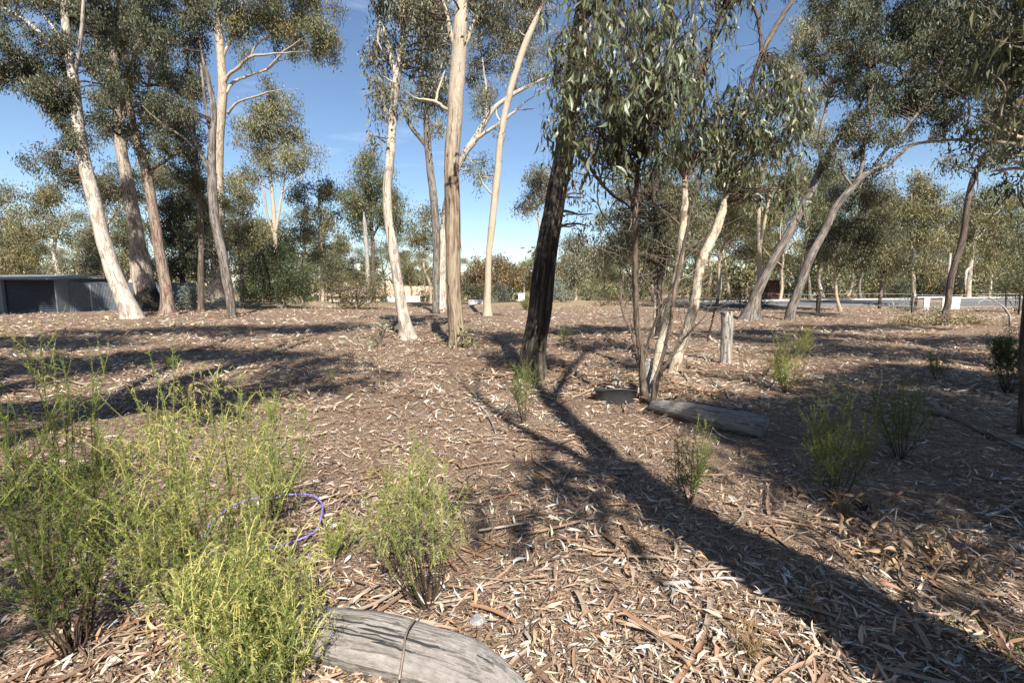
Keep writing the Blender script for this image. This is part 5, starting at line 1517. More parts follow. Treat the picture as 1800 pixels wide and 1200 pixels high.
for i in range(6):
    wx = hx0 + 3 + i * (hx1 - hx0 - 6) / 5
    g = Geo()
    box(g, (wx - .8, hY - .03, hz + .8), (wx + .8, hY + .05, hz + 1.9))
    w_ = g.build('window', glass_m, house, smooth=False)
    g = Geo()
    for bx in ((wx - .86, wx - .8), (wx + .8, wx + .86), (wx - .03, wx + .03)):
        box(g, (bx[0], hY - .08, hz + .75), (bx[1], hY - .032, hz + 1.95))
    g.build('frame', trim_m, w_, smooth=False)
wl = W(680, 530, 62)
wr = W(738, 530, 62)
zg = float(gz(wl[0], 62))
wall_l = empty('low_wall', (wl[0], 62, zg), 'low white garden wall in front of the tan-roofed house', 'wall')
g = Geo()
box(g, (wl[0], 62, zg - .3), (wr[0], 62.25, -.05))
g.build('wall_face', white_m, wall_l, smooth=False)
g = Geo()
box(g, (wl[0] - .05, 61.95, -.05), (wr[0] + .05, 62.3, .03))
g.build('coping', trim_m, wall_l, smooth=False)
# far white shed
fs = W(917, 522, 75)
zg = float(gz(fs[0], 75))
fsh = empty('garden_shed', (fs[0], 75, zg), 'tiny white shed in the distance left of the big dark trunk', 'shed')
g = Geo()
box(g, (fs[0] - .5, 75, zg - .2), (fs[0] + .5, 76.5, 1.5 - 16 * 75 / F_PX))
g.build('wall', white_m, fsh, smooth=False)
g = Geo()
box(g, (fs[0] - .6, 74.9, 1.5 - 16 * 75 / F_PX), (fs[0] + .6, 76.6, 1.5 - 15 * 75 / F_PX))
g.build('roof', trim_m, fsh, smooth=False)
# water trough with its marker post
tr_ = W(836, 530, 37)
zg = float(gz(tr_[0], 37))
tro = empty('water_trough', (tr_[0], 37, zg), 'long white trough on the dry grass behind the slim cream gum', 'trough')
g = Geo()
x0, x1, z1 = tr_[0] - .55, tr_[0] + .55, zg + .33
box(g, (x0, 37, zg - .05), (x1, 37.06, z1)); box(g, (x0, 37.5, zg - .05), (x1, 37.56, z1))
box(g, (x0, 37.06, zg - .05), (x0 + .06, 37.5, z1 - .002)); box(g, (x1 - .06, 37.06, zg - .05), (x1, 37.5, z1 - .002))
box(g, (x0 + .06, 37.06, zg), (x1 - .06, 37.5, zg + .05))
g.build('basin', white_m, tro, smooth=False)
pm = W(844, 520, 36)


def post(name, label, base, top, w, mat, cat='post', seed=1, group=None, lean=0.0, sides=10, lump=.05):
    b = G(*base)
    Y = b[1]
    t_ = W(top[0], top[1], Y)
    k = Y / F_PX
    root = empty(name, b, label, cat, group)
    n = 9
    f = np.linspace(0, 1, n)[:, None]
    P = (b - A(0, 0, .1)) * (1 - f) + t_ * f
    P[1:-1] += np.random.default_rng(seed).normal(size=(n - 2, 3)) * .004
    g = Geo()
    R = np.full(n, w * k / 2)
    R[-1] *= .86
    P[-1] = P[-2] * .25 + P[-1] * .75
    tube(g, P, R, sides, lump, .06, .2, seed=seed)
    g.build('shaft', mat, root)
    return root, P, R


post('marker_post', 'thin grey marker post behind the white trough', (844, 532), (844, 515), 2.6, M['dead'], seed=3)
rt, P, R = post('fence_post', 'thick weathered timber fence post right of the pale bending sapling', (1276, 639), (1278, 544), 20, M['dead'], seed=4, sides=22, lump=.06)
g = Geo()
for i in range(3):
    c = P[2 + i * 2] + A(-R[0] * .4, -R[0] * .95, .05)
    tube(g, np.array([c, c + A(.0, .03, 0)]), np.array([.011, .011]), 8, 0)
tag(g.build('bolt_hole', plastic_m, rt), kind=None)
post('steel_picket', 'thin rusty leaning star picket left of the timber fence post', (1241, 603), (1262, 523), 3.2, rust_m, seed=5, sides=6, lump=0)
post('fence_post', 'dark stump-like post left of the roadside saplings', (1437, 549), (1438, 523), 5.5, M['iron'], seed=6)
post('fence_post', 'dark timber strainer post on the roadside fence', (1546, 543), (1547, 521), 5, M['iron'], seed=7)
post('fence_post', 'slim dark post at the foot of the round green gum', (1603, 540), (1603, 522), 4, M['iron'], seed=8)
pl = W(1663, 515, 40)
root = empty('power_pole', (pl[0], 40, float(gz(pl[0], 40))), 'slim grey power pole behind the thin crooked trunk', 'pole')
g = Geo()
tube(g, np.array([[pl[0], 40, -.2], [pl[0] + .02, 40, 2], [pl[0] + .03, 40, 1.5 + 54 * 40 / F_PX]]), np.array([.11, .1, .08]), 10, .02)
g.build('shaft', M['dead'], root)
# roadside wire fence
fA, fB = G(1300, 545), G(1790, 552)
wf = empty('wire_fence', fA, 'three-strand wire fence along the near side of the road', 'fence')
g = Geo()
for hgt in (.35, .65, .95):
    f = np.linspace(0, 1, 14)[:, None]
    Pw = fA * (1 - f) + fB * f
    Pw[:, 2] = gz(Pw[:, 0], Pw[:, 1]) + hgt
    tube(g, Pw, np.full(14, .006), 4, 0)
g.build('wire', trim_m, wf)
for i in range(4):
    p = fA + (fB - fA) * i / 3
    p[2] = float(gz(p[0], p[1]))
    g = Geo()
    tube(g, np.array([p - A(0, 0, .1), p + A(0, 0, .6), p + A(0, 0, 1.05)]), np.array([.035, .034, .03]), 8, .03)
    g.build('post', M['iron'], wf)

# white pillars with brown infill by the road
Yw = 28.5
zb = float(gz(W(1650, 540, Yw)[0], Yw))
pw = empty('low_wall', (W(1650, 540, Yw)[0], Yw, zb), 'low brown wall between bright white pillars near the road', 'wall')
ztop = 1.5 - 23 * Yw / F_PX


def X(px):
    return W(px, 530, Yw)[0]


for a, b_ in ((1625, 1634.5), (1657, 1688)):
    g = Geo()
    box(g, (X(a), Yw, zb - .1), (X(b_), Yw + .35, ztop))
    g.build('pillar', white_m, pw, smooth=False)
for a, b_ in ((1614, 1624.9), (1634.6, 1656.9)):
    g = Geo()
    box(g, (X(a), Yw + .05, zb - .1), (X(b_), Yw + .28, ztop - .03))
    g.build('infill', brick_m, pw, smooth=False)
g = Geo()
box(g, (X(1612), Yw - .03, ztop), (X(1689), Yw + .4, ztop + .06))
g.build('coping', trim_m, pw, smooth=False)
# rusty red hut under the trees
rh = W(1360, 510, 46)
zg = float(gz(rh[0], 46))
hut = empty('small_hut', (rh[0], 46, zg), 'small dark red hut seen between the two leaning grey trunks', 'hut')
g = Geo()
box(g, (rh[0] - .55, 46, zg), (rh[0] + .55, 47.2, 1.85))
g.build('wall', rust_m, hut, smooth=False)
g = Geo()
box(g, (rh[0] - .65, 45.85, 1.85), (rh[0] + .65, 47.3, 1.95))
g.build('roof', dark_m, hut, smooth=False)
# power lines far left
wire = Geo()
f = np.linspace(0, 1, 24)[:, None]
for dz in (0, -.35):
    Pw = W(-120, 418, 40) * (1 - f) + W(262, 462, 60) * f
    Pw[:, 2] += dz - 1.0 * 4 * (f * (1 - f))[:, 0] * .5
    tube(wire, Pw, np.full(24, .012), 4, 0)
ow = wire.build('overhead_wire', trim_m, org=tuple(W(-120, 418, 40)))
tag(ow, 'pair of thin overhead wires crossing behind the left trees', 'wire')

# ------------------------------------------------------------------ logs, branches, small things on the ground
def log(name, label, P, R, mat, seed, cat='log', flat=1.0, split=False, sides=26, cracks=0):
    P = np.asarray(P, float)
    S = spline(np.column_stack([P, R]), 12)
    g = Geo()
    r_ = np.random.default_rng(seed)
    tube(g, S[:, :3], S[:, 3] * (1 + .025 * np.sin(np.arange(len(S)) * .45) + r_.normal(0, .006, len(S))), sides, .07, seed=seed, fluted=.03)
    V = g.V[0]
    c = S[:, 2].mean()
    V[:, 2] = c + (V[:, 2] - c) * flat
    org = P[0].copy()
    root = empty(name, org, label, cat)
    g.build('timber', mat, root)
    for i in range(cracks):
        s0_ = r_.uniform(.1, .7)
        n = 10
        g2 = Geo()
        t = np.linspace(s0_, min(.97, s0_ + r_.uniform(.12, .3)), n)
        ii_ = t * (len(S) - 1.001)
        i0 = ii_.astype(int)
        c_ = S[i0] + (S[i0 + 1] - S[i0]) * (ii_ - i0)[:, None]
        ang = r_.uniform(math.radians(40), math.radians(140))
        T = unit(S[-1, :3] - S[0, :3])
        sd = unit(np.cross(T, A(0, 0, 1)))
        if sd[1] > 0:
            sd = -sd
        q = c_[:, :3] + (sd * math.cos(ang) + A(0, 0, 1) * math.sin(ang) * flat)[None, :] * c_[:, 3:] * .985
        q += r_.normal(size=q.shape) * .002
        tube(g2, q, np.concatenate([[.001], np.full(n - 2, r_.uniform(.002, .005)), [.001]]), 5, .2)
        g2.build('crack', plastic_m, root)
    return root


def on(px, py, dz=0.0):
    p = G(px, py)
    p[2] += dz
    return p


LOGM = bark_mat('silver foreground log timber', (0.36, 0.34, 0.315), (0.27, 0.25, 0.23), (0.20, 0.18, 0.16), (0.13, 0.118, 0.105), 0.80, 0.60, rough_bump=0.7, vscale=0.03, seed=25.0, fine=55)
log('fallen_log', 'smooth silver-grey log lying at the bottom edge beside the needle shrubs', [on(470, 1112, .04), on(600, 1142, .045), on(740, 1174, .04), on(850, 1206, .025), on(930, 1246, .0)], [.085, .115, .115, .098, .045], LOGM, 201, flat=.92, cracks=14)
kn = bpy.data.objects[[o.name for o in bpy.data.objects if o.get('label', '').startswith('smooth silver-grey log')][0]]
kc = on(545, 1150, .155)
g = Geo()
for rr_, th_ in ((.030, .007), (.018, .005), (.008, .006)):
    aa = np.linspace(0, 2 * math.pi, 22)
    tube(g, np.column_stack([kc[0] + rr_ * 1.7 * np.cos(aa), kc[1] + rr_ * .9 * np.sin(aa) - .03, kc[2] - .004 + .0 * aa - rr_ * .35 * (1 - np.sin(aa))]), np.full(22, th_), 6, .15, cap=False, seed=int(rr_ * 1000))
g.build('knot', LOGM, kn)
log('fallen_log', 'long grey split log lying in the shade right of the brown sapling stems', [on(1146, 722, .05), on(1200, 736, .09), on(1270, 752, .10), on(1345, 768, .09)], [.07, .105, .125, .115], LOGM, 202, cracks=8)


def stick(label, pts, w0, w1, seed=0, mat='dead', dz=.02, name='fallen_branch', forks=()):
    P = [on(p[0], p[1], (p[2] if len(p) > 2 else dz)) for p in pts]
    root = empty(name, P[0], label, 'branch')
    S = spline(P, 6)
    g = Geo()
    tube(g, S, np.linspace(w0, w1, len(S)), 9, .08, seed=seed)
    g.build('stem', M[mat], root)
    for i, f in enumerate(forks):
        Pf = spline([on(p[0], p[1], (p[2] if len(p) > 2 else dz)) for p in f], 5)
        g = Geo()
        tube(g, Pf, np.linspace(w1 * 1.1, w1 * .4, len(Pf)), 7, .08, seed=seed + i + 50)
        g.build('twig', M[mat], root)
    return root


stick('thick dark fallen branch curving down to the right edge in the shade', [(1612, 730), (1655, 733), (1700, 750), (1750, 775), (1800, 798), (1850, 815)], .022, .035, 1, 'grey', .03, forks=[[(1655, 733), (1645, 722, .06), (1640, 718, .1)]])
stick('grey forked branch lying beyond the shaded grey log', [(1250, 672, .04), (1272, 690, .05), (1285, 708), (1297, 718)], .010, .012, 2)
stick('dark branch end pointing up behind the shaded grey log', [(1335, 702), (1350, 688, .03), (1362, 678, .08)], .02, .012, 3, 'grey')
stick('short brown stick lying across the foreground silver log', [(757, 1120, .13), (744, 1150, .20), (733, 1180, .225), (717, 1212, .225), (712, 1245, .215), (704, 1280, .18)], .0028, .0045, 4, 'red')
stick('grey stick crossing the sunlit litter near the middle shrub', [(825, 705), (850, 722), (862, 740), (872, 765)], .012, .008, 5)
stick('long thin brown twig running diagonally behind the foreground log', [(850, 1072), (905, 1030), (960, 990), (1010, 958), (1080, 935)], .006, .004, 6, 'brown', forks=[[(960, 990), (1000, 985), (1030, 990)]])
stick('dark thin twig slanting right of the foreground log end', [(882, 1150), (930, 1105), (960, 1060), (985, 1030)], .005, .003, 7, 'brown')
stick('pale curled bark-stripped stick below the long tree shadow', [(1165, 1032), (1220, 1028), (1275, 1022), (1310, 1026)], .010, .006, 8)
stick('pale forked stick in the litter at far lower right', [(1535, 930), (1560, 915, .05), (1582, 905, .07), (1600, 898, .05)], .006, .004, 9, forks=[[(1575, 907, .07), (1572, 925, .03), (1570, 938)]])
stick('grey branch on the litter near the right edge', [(1730, 912), (1765, 902), (1790, 888), (1810, 882)], .018, .014, 10, 'dead')
stick('slender branch slanting across the long tree shadow at lower right', [(1415, 1090), (1450, 1130), (1480, 1165), (1500, 1195)], .010, .008, 11, 'brown')
stick('short dark branch poking from the litter by the thin branch shadow', [(868, 735), (882, 728, .03), (895, 712, .06)], .018, .010, 12, 'dead')
stick('grey branch lying behind the lone pale trunk', [(655, 570), (672, 582), (690, 583)], .03, .02, 13, 'dead')
stick('twisted grey dead stick standing up in the right-hand shade', [(1543, 712), (1545, 695, .05), (1548, 680, .16), (1540, 660, .34)], .008, .004, 14, 'dead')
stick('brown stick on the sunlit litter by the purple hose loop', [(540, 860), (575, 868), (600, 880), (622, 890)], .010, .007, 15, 'brown')
stick('long pale bark stick on the litter left of the middle shrub', [(455, 775), (500, 770), (540, 768), (570, 764)], .013, .008, 16, 'red')
stick('flaky brown bark slab in the near litter right of the foreground log', [(1055, 1082), (1100, 1078), (1165, 1088)], .011, .007, 17, 'red')
stick('bark length lying right of the foreground shrub stems', [(600, 1050), (650, 1052), (690, 1058)], .009, .006, 18, 'red')
stick('broken branch by the scraped hollow under the long shadow', [(1010, 838), (1060, 842), (1110, 838)], .012, .008, 19, 'grey')
# dead forked branches standing at the right edge
p0 = G(1775, 575)
root = empty('dead_branch', p0, 'bare grey fallen limb with upturned twigs beside the dark shrub at right', 'branch')
Yd = p0[1]
for i, pl_ in enumerate([[(1775, 555, 9), (1765, 540, 8), (1750, 530, 7), (1735, 522, 5), (1718, 520, 4)], [(1768, 548, 6), (1768, 520, 5), (1766, 505, 4), (1750, 495, 3), (1735, 475, 3), (1720, 460, 2)],
                         [(1750, 530, 5), (1725, 528, 4), (1712, 540, 3), (1700, 548, 2)], [(1760, 556, 5), (1735, 560, 4), (1715, 550, 3), (1690, 545, 3), (1672, 540, 2)], [(1735, 522, 3), (1722, 532, 2), (1712, 536, 1.5)]]):
    S = spline([np.append(W(q[0], q[1], Yd + i * .2), q[2] * .4 * Yd / F_PX / 2) for q in pl_], 5)
    if i == 0:
        S = np.vstack([np.append(p0 - A(0, 0, .05), S[0, 3]), S])
    g = Geo()
    tube(g, S[:, :3], S[:, 3], 8, .06, seed=i + 300)
    g.build('limb' if i else 'stem', M['dead'] if i != 1 else M['iron'], root)

# stump among the sapling stems
b = G(1144, 704)
b[1] += .25
root = empty('tree_stump', b, 'broken grey stump among the brown sapling stems', 'stump')
k = b[1] / F_PX
g = Geo()
S = spline([np.append(b - A(0, 0, .08), 12 * k), np.append(b + A(.01, 0, .2), 10 * k), np.append(b + A(.03, 0, .4), 8.5 * k), np.append(b + A(.035, 0, .5), 7 * k)], 5)
tube(g, S[:, :3], S[:, 3], 18, .12, .3, .1, seed=9, fluted=.05)
g.build('timber', M['dead'], root)

# half-buried black tub
tb = G(1082, 702)
root = empty('plastic_tub', tb, 'half-buried black plastic tub left of the brown sapling stems', 'tub')
g = Geo()
n = 28
th = np.linspace(0, 2 * math.pi, n, endpoint=False)
rings = [(.235, -.12), (.25, .02), (.262, .115), (.278, .12), (.278, .14), (.262, .143), (.245, .12), (.225, -.05)]
V = []
tilt = .18
for r_i, z in rings:
    for a in th:
        x, y = r_i * math.cos(a), r_i * .72 * math.sin(a)
        zz = z + y * -tilt + .012 * math.sin(3 * a)
        V.append((tb[0] + x, tb[1] + y, tb[2] + zz))
q = []
for i in range(len(rings) - 1):
    for j in range(n):
        q.append((i * n + j, i * n + (j + 1) % n, (i + 1) * n + (j + 1) % n, (i + 1) * n + j))
g.add(V, q)
g.build('shell', plastic_m, root)
g = Geo()
V = [(tb[0], tb[1], tb[2] + .05)] + [(tb[0] + .235 * math.cos(a), tb[1] + .235 * .72 * math.sin(a), tb[2] + .035 - .235 * .72 * math.sin(a) * tilt) for a in th]
g.add(V, None, [(0, 1 + j, 1 + (j + 1) % n) for j in range(n)], (0.16, 0.11, 0.075))
g.build('soil', M['litter'], root)


def stone(label, px, py, r, seed, name='stone', cat='stone', mat=None):
    p = G(px, py)
    r_ = np.random.default_rng(seed)
    import bmesh
    bm = bmesh.new()
    bmesh.ops.create_icosphere(bm, subdivisions=3, radius=1.0)
    pl_ = [(unit(r_.normal(size=3)), r_.uniform(.6, .9)) for _ in range(9)]
    for v in bm.verts:
        c = np.array(v.co)
        for nrm, d in pl_:
            e = c @ nrm - d
            if e > 0:
                c = c - nrm * e * .9
        v.co = (c * A(1, .8, .55) * r).tolist()
    me = bpy.data.meshes.new(name)
    bm.to_mesh(me)
    bm.free()
    me.materials.append(mat or stone_m)
    o = bpy.data.objects.new(name, me)
    COL.objects.link(o)
    o.location = (p[0], p[1], p[2] + r * .2)
    o.rotation_euler = (0, 0, r_.uniform(0, 6))
    return tag(o, label, cat)


stone('flat grey stone behind the black plastic tub', 1086, 678, .10, 1)
stone('pale quartz stone in the sun right of the pale bending sapling', 1254, 586, .12, 2, mat=plain_mat('pale quartz', (.62, .57, .5), .9, .2, .15, 10))
stone('small white pebble in the litter under the long tree shadow', 1062, 1118, .022, 3, mat=plain_mat('white pebble', (.75, .72, .68), .9, .2, .1, 40))
stone('brown anthill lump beside the scraped hollow', 1075, 600, .13, 4, mat=plain_mat('brown earth', (.22, .14, .09), .95, .1, .25, 20))
stone('grey rock at the foot of the big dark bush', 495, 542, .35, 5)
stone('dark grey rock left of the twiggy bush before the tan roof', 580, 541, .25, 6)

# purple hose: one closed loop of pipe lying in the shrubs
hc = G(470, 925)
t = np.linspace(0, 2 * math.pi, 64)
lp = []
for a in t:
    lp.append((0, 0, 0))
ctrl = [(360, 965), (364, 940), (385, 918), (420, 900), (460, 892), (510, 888), (548, 889), (566, 902), (566, 922), (555, 945), (530, 955), (495, 966), (455, 976), (415, 982), (380, 980), (360, 965)]
HP = [on(p[0], p[1], .03 + .05 * max(0, math.sin((i - 1) / 9 * math.pi)) if i < 10 else .03) for i, p in enumerate(ctrl)]
S = spline(HP, 8)
g = Geo()
tube(g, S, np.full(len(S), .0062), 10, 0.0, cap=True)
ho = g.build('garden_hose', hose_m, org=tuple(HP[0]))
tag(ho, 'purple hose pipe lying in a loop among the foreground shrubs', 'hose')

# clear plastic lid in the litter
ld = G(838, 1100)
g = Geo()
n = 24
th = np.linspace(0, 2 * math.pi, n, endpoint=False)
V = []
for r_i, z in ((.001, .022), (.022, .022), (.030, .020), (.034, .004), (.038, .003)):
    V += [(ld[0] + r_i * math.cos(a), ld[1] + r_i * math.sin(a), ld[2] + .02 + z + .25 * r_i * math.cos(a)) for a in th]
q = [(i * n + j, i * n + (j + 1) % n, (i + 1) * n + (j + 1) % n, (i + 1) * n + j) for i in range(4) for j in range(n)]
g.add(V, q)
cl_m, nt, bs, _ = new_mat('clear plastic')
bs.inputs['Base Color'].default_value = (.85, .83, .8, 1)
bs.inputs['Roughness'].default_value = .2
bs.inputs['Transmission Weight'].default_value = .75
tag(g.build('plastic_disc', cl_m, org=tuple(ld)), 'small clear plastic disc on the litter above the foreground log', 'plastic litter')

# dry grass tuft in the foreground
def tuft(label, px, py, h, n, seed, col=(.46, .34, .19), w=.003):
    b = G(px, py)
    r_ = np.random.default_rng(seed)
    root = empty('grass_tuft', b, label, 'grass tuft')
    tt = np.linspace(0, 1, 6)[:, None]
    Ps = []
    for i in range(n):
        a = r_.uniform(0, 6.28)
        hh = h * r_.uniform(.3, 1)
        Ps.append(b + A(r_.normal(0, .02), r_.normal(0, .02), 0) + A(math.cos(a), math.sin(a), 0) * hh * r_.uniform(.15, .7) * tt ** 1.6 + A(0, 0, hh) * (tt - .25 * tt ** 3))
    g = Geo()
    tubes(g, np.array(Ps), np.linspace(w * .5, w * .2, 6)[None, :] * np.ones((n, 1)), 3, A(*col) * r_.normal(1, .2, (n, 1)).clip(.5, 1.5))
    tag(g.build('blade', M['needle'], root), kind='stuff')


tuft('straw-coloured dry grass tuft near the lower right of the foreground', 1322, 1155, .30, 60, 1)
tuft('wispy dry grass tuft left of the long tree shadow base', 1420, 1075, .22, 18, 2)
tuft('low dead grass tuft under the large shaded needle shrub', 1480, 905, .25, 70, 3, (.25, .19, .12))
tuft('dry grass tuft by the timber fence post', 1345, 660, .45, 50, 4, (.3, .24, .15), .006)

# fallen leafy branch with big brown leaves, lower right
def leafy_branch(label, px, py, n, seed, spread=(.45, .22), L=.075):
    b = G(px, py)
    r_ = np.random.default_rng(seed)
    root = empty('fallen_branch', b, label, 'branch')
    nodes = []
    g = Geo()
    for i in range(5):
        e = b + A(r_.uniform(-1, 1) * spread[0], r_.uniform(-1, 1) * spread[1], r_.uniform(.04, .14))
        s = spline([b + A(0, 0, .02), (b + e) / 2 + A(0, 0, .08), e], 6)
        tube(g, s, np.linspace(.007, .002, len(s)), 6, .1, seed=seed + i)
        nodes.append(s[3:])
    g.build('stem', M['brown'], root)
    nodes = np.concatenate(nodes)
    for i in range(n):
        p = nodes[r_.integers(len(nodes))] + r_.normal(size=3) * A(.07, .05, .025)
        p[2] = max(p[2], float(gz(p[0], p[1])) + .06)
        o = bpy.data.objects.new('leaf', BROWNLEAF[r_.integers(len(BROWNLEAF))])
        COL.objects.link(o)
        o.parent = root
        o.location = p - b
        o.rotation_euler = (r_.normal(0, .8), r_.normal(0, .8), r_.uniform(0, 6.28))
        s = L * r_.uniform(.7, 1.3)
        o.scale = (s * 1.15, s * 1.3, s)


def brown_leaves():
    out = []
    for c in (A(.30, .20, .12), A(.38, .27, .17), A(.22, .14, .085), A(.33, .25, .19)):
        for cur, cl_ in ((.12, .14), (-.16, .22)):
            g = Geo()
            V = []
            for t_, w_ in zip(np.linspace(0, 1, 7), np.array([.04, .55, .92, 1, .8, .45, 0]) * .12):
                x = cur * 4 * t_ * (1 - t_)
                y = cl_ * math.sin(t_ * 3.0)
                V += [(x - w_, y + w_ * .5, -t_), (x, y, -t_), (x + w_, y + w_ * .5, -t_)]
            q = []
            for i in range(6):
                q += [(3 * i, 3 * i + 1, 3 * i + 4, 3 * i + 3), (3 * i + 1, 3 * i + 2, 3 * i + 5, 3 * i + 4)]
            g.add(V, q, None, c)
            out.append(g.mesh('leaf', M['litter']))
    return out


BROWNLEAF = brown_leaves()
leafy_branch('fallen branch with withered brown leaves in the dapple at lower right', 1560, 985, 75, 5)
leafy_branch('withered leafy branch near the right edge above the succulent green patch', 1690, 1010, 46, 6)
leafy_branch('curled brown leafy branch higher up at lower right', 1520, 905, 26, 7, (.3, .2))

# succulent green blades, bottom right corner
b = G(1770, 1130)
r_ = np.random.default_rng(4)
Pg = np.column_stack([b[0] + r_.normal(0, .16, 150), b[1] + r_.normal(0, .11, 150), np.zeros(150)])
Pg[:, 2] = gz(Pg[:, 0], Pg[:, 1])
g = Geo()
ax = unit(A(0, 0, 1) + r_.normal(size=(150, 3)) * .45)
sickles(g, Pg, ax, unit(np.cross(ax, r_.normal(size=(150, 3)))), r_.uniform(.03, .06, 150), .008, A(.10, .13, .035) * r_.normal(1, .25, (150, 1)).clip(.5, 1.6), .1, .1)
tag(g.build('green_groundcover', M['needle'], smooth=False), 'patch of short fleshy green blades in the lower right corner', kind='stuff')

# ------------------------------------------------------------------ leaf litter
lr = np.random.default_rng(42)
PALL = np.array([(.44, .35, .27), (.40, .31, .24), (.36, .26, .185), (.53, .46, .38), (.38, .345, .31), (.19, .14, .105), (.34, .20, .13), (.47, .35, .26), (.45, .41, .365), (.10, .078, .062), (.28, .245, .21)])
PW = np.array([.13, .14, .14, .06, .09, .14, .08, .07, .05, .07, .03])


def scatter(n, y0, y1, p=1.0, pad=1.0):
    y = y0 + (y1 - y0) * lr.random(n) ** p
    x = lr.uniform(-1, 1, n) * (y * 1.12 + pad)
    return x, y


def litter(g, n, y0, y1, L0, L1, ratio, zmax, p=1.0, tilt=.28, fancy=True, dark=1.0):
    x, y = scatter(n, y0, y1, p)
    patch = np.sin(x * 1.7 + 3 * np.sin(y * .9)) * np.sin(y * 2.1 + 2 * np.sin(x * .8))
    keep = lr.random(n) < .66 + .45 * patch
    x, y = x[keep], y[keep]
    n = len(x)
    P = np.column_stack([x, y, gz(x, y) + lr.uniform(.002, zmax, n)])
    a = lr.uniform(0, 6.28, n)
    ax = unit(np.column_stack([np.cos(a), np.sin(a), lr.normal(0, tilt, n)]))
    sd = unit(np.column_stack([-np.sin(a), np.cos(a), lr.normal(0, tilt * 1.4, n)]))
    L = L0 + (L1 - L0) * lr.random(n) ** 1.8
    col = (PALL[lr.choice(len(PALL), n, p=PW)] * A(1.40, 1.36, 1.33) * lr.normal(1, .18, (n, 1)).clip(.5, 1.5) * (dark * (1 + .2 * np.sin(x * .8 + 1.7 * np.sin(y * .55 + 1)) * np.sin(y * .9 + 1.3 * np.sin(x * .6))))[:, None]).clip(0, .60)
    w = L * ratio * lr.uniform(.6, 1.4, n)
    if fancy:
        sickles(g, P, ax, sd, L, w, col, lr.normal(0, .09, n), lr.normal(.015, .05, n))
    else:
        blades(g, P, ax, sd, L, w, col, lr.uniform(-.05, .12, (n, 1)))


g = Geo()
litter(g, 44000, 1.3, 5.5, .022, .105, .15, .036, 1.2, tilt=.24)
litter(g, 52000, 1.3, 5.5, .012, .06, .11, .034, 1.15, fancy=False, dark=.7)
litter(g, 60000, 5.5, 13, .05, .14, .19, .045, 1.1, tilt=.34, fancy=False)
litter(g, 34000, 13, 34, .10, .26, .22, .05, 1.2, fancy=False)
tag(g.build('leaf_litter', M['litter'], smooth=False), 'deep brown and grey layer of fallen gum leaves', kind='stuff')
g = Geo()
for (n, y0, y1, l0, l1, r0) in ((1900, 1.3, 6, .08, .45, .0022), (900, 6, 20, .2, .9, .005)):
    x, y = scatter(n, y0, y1, 1.2)
    a = lr.uniform(0, 6.28, n)
    ln = l0 + (l1 - l0) * lr.random(n) ** 2
    d = np.column_stack([np.cos(a), np.sin(a), np.zeros(n)])
    Pm = np.column_stack([x, y, np.zeros(n)])
    tt = np.linspace(-.5, .5, 5)
    Ps = Pm[:, None, :] + d[:, None, :] * (ln[:, None] * tt[None, :])[..., None] + lr.normal(size=(n, 5, 3)) * (ln * .03)[:, None, None]
    Ps[..., 2] = gz(Ps[..., 0], Ps[..., 1]) + lr.uniform(.008, .03, (n, 1)) + np.abs(lr.normal(0, .012, (n, 5)))
    tubes(g, Ps, np.linspace(1.2, .5, 5)[None, :] * (r0 * lr.uniform(.6, 1.6, n))[:, None], 3, np.array([(.30, .25, .21), (.16, .11, .08), (.36, .27, .19), (.10, .075, .06)])[lr.integers(0, 4, n)])
tag(g.build('twig_litter', M['twig']), 'thin fallen twigs strewn over the litter', kind='stuff')
# curled bark ribbons, joined
g = Geo()
for (n, y0, y1) in ((900, 1.4, 6), (700, 6, 18)):
    x, y = scatter(n, y0, y1, 1.2)
    for i in range(n):
        a = lr.uniform(0, 6.28)
        ln = lr.uniform(.10, .42) * (1 if y[i] < 6 else 1.9)
        w = lr.uniform(.004, .013) * (1 if y[i] < 6 else 1.7)
        tt = np.linspace(-.5, .5, 5)
        d, s_ = A(math.cos(a), math.sin(a), 0), A(-math.sin(a), math.cos(a), 0)
        c = A(x[i], y[i], 0) + d * (ln * tt)[:, None] + s_ * (ln * lr.normal(0, .08) * (1 - 4 * tt ** 2))[:, None]
        c[:, 2] = gz(c[:, 0], c[:, 1]) + .012 + lr.uniform(0, .02)
        V = np.concatenate([c - s_ * w + A(0, 0, w * .7), c, c + s_ * w + A(0, 0, w * .7)])
        q = [(m, m + 1, 6 + m, 5 + m) for m in range(4)] + [(5 + m, 6 + m, 11 + m, 10 + m) for m in range(4)]
        g.add(V, q, None, np.array([(.36, .24, .16), (.27, .16, .10), (.40, .32, .25), (.2, .13, .09)])[lr.integers(4)] * lr.uniform(.7, 1.2))
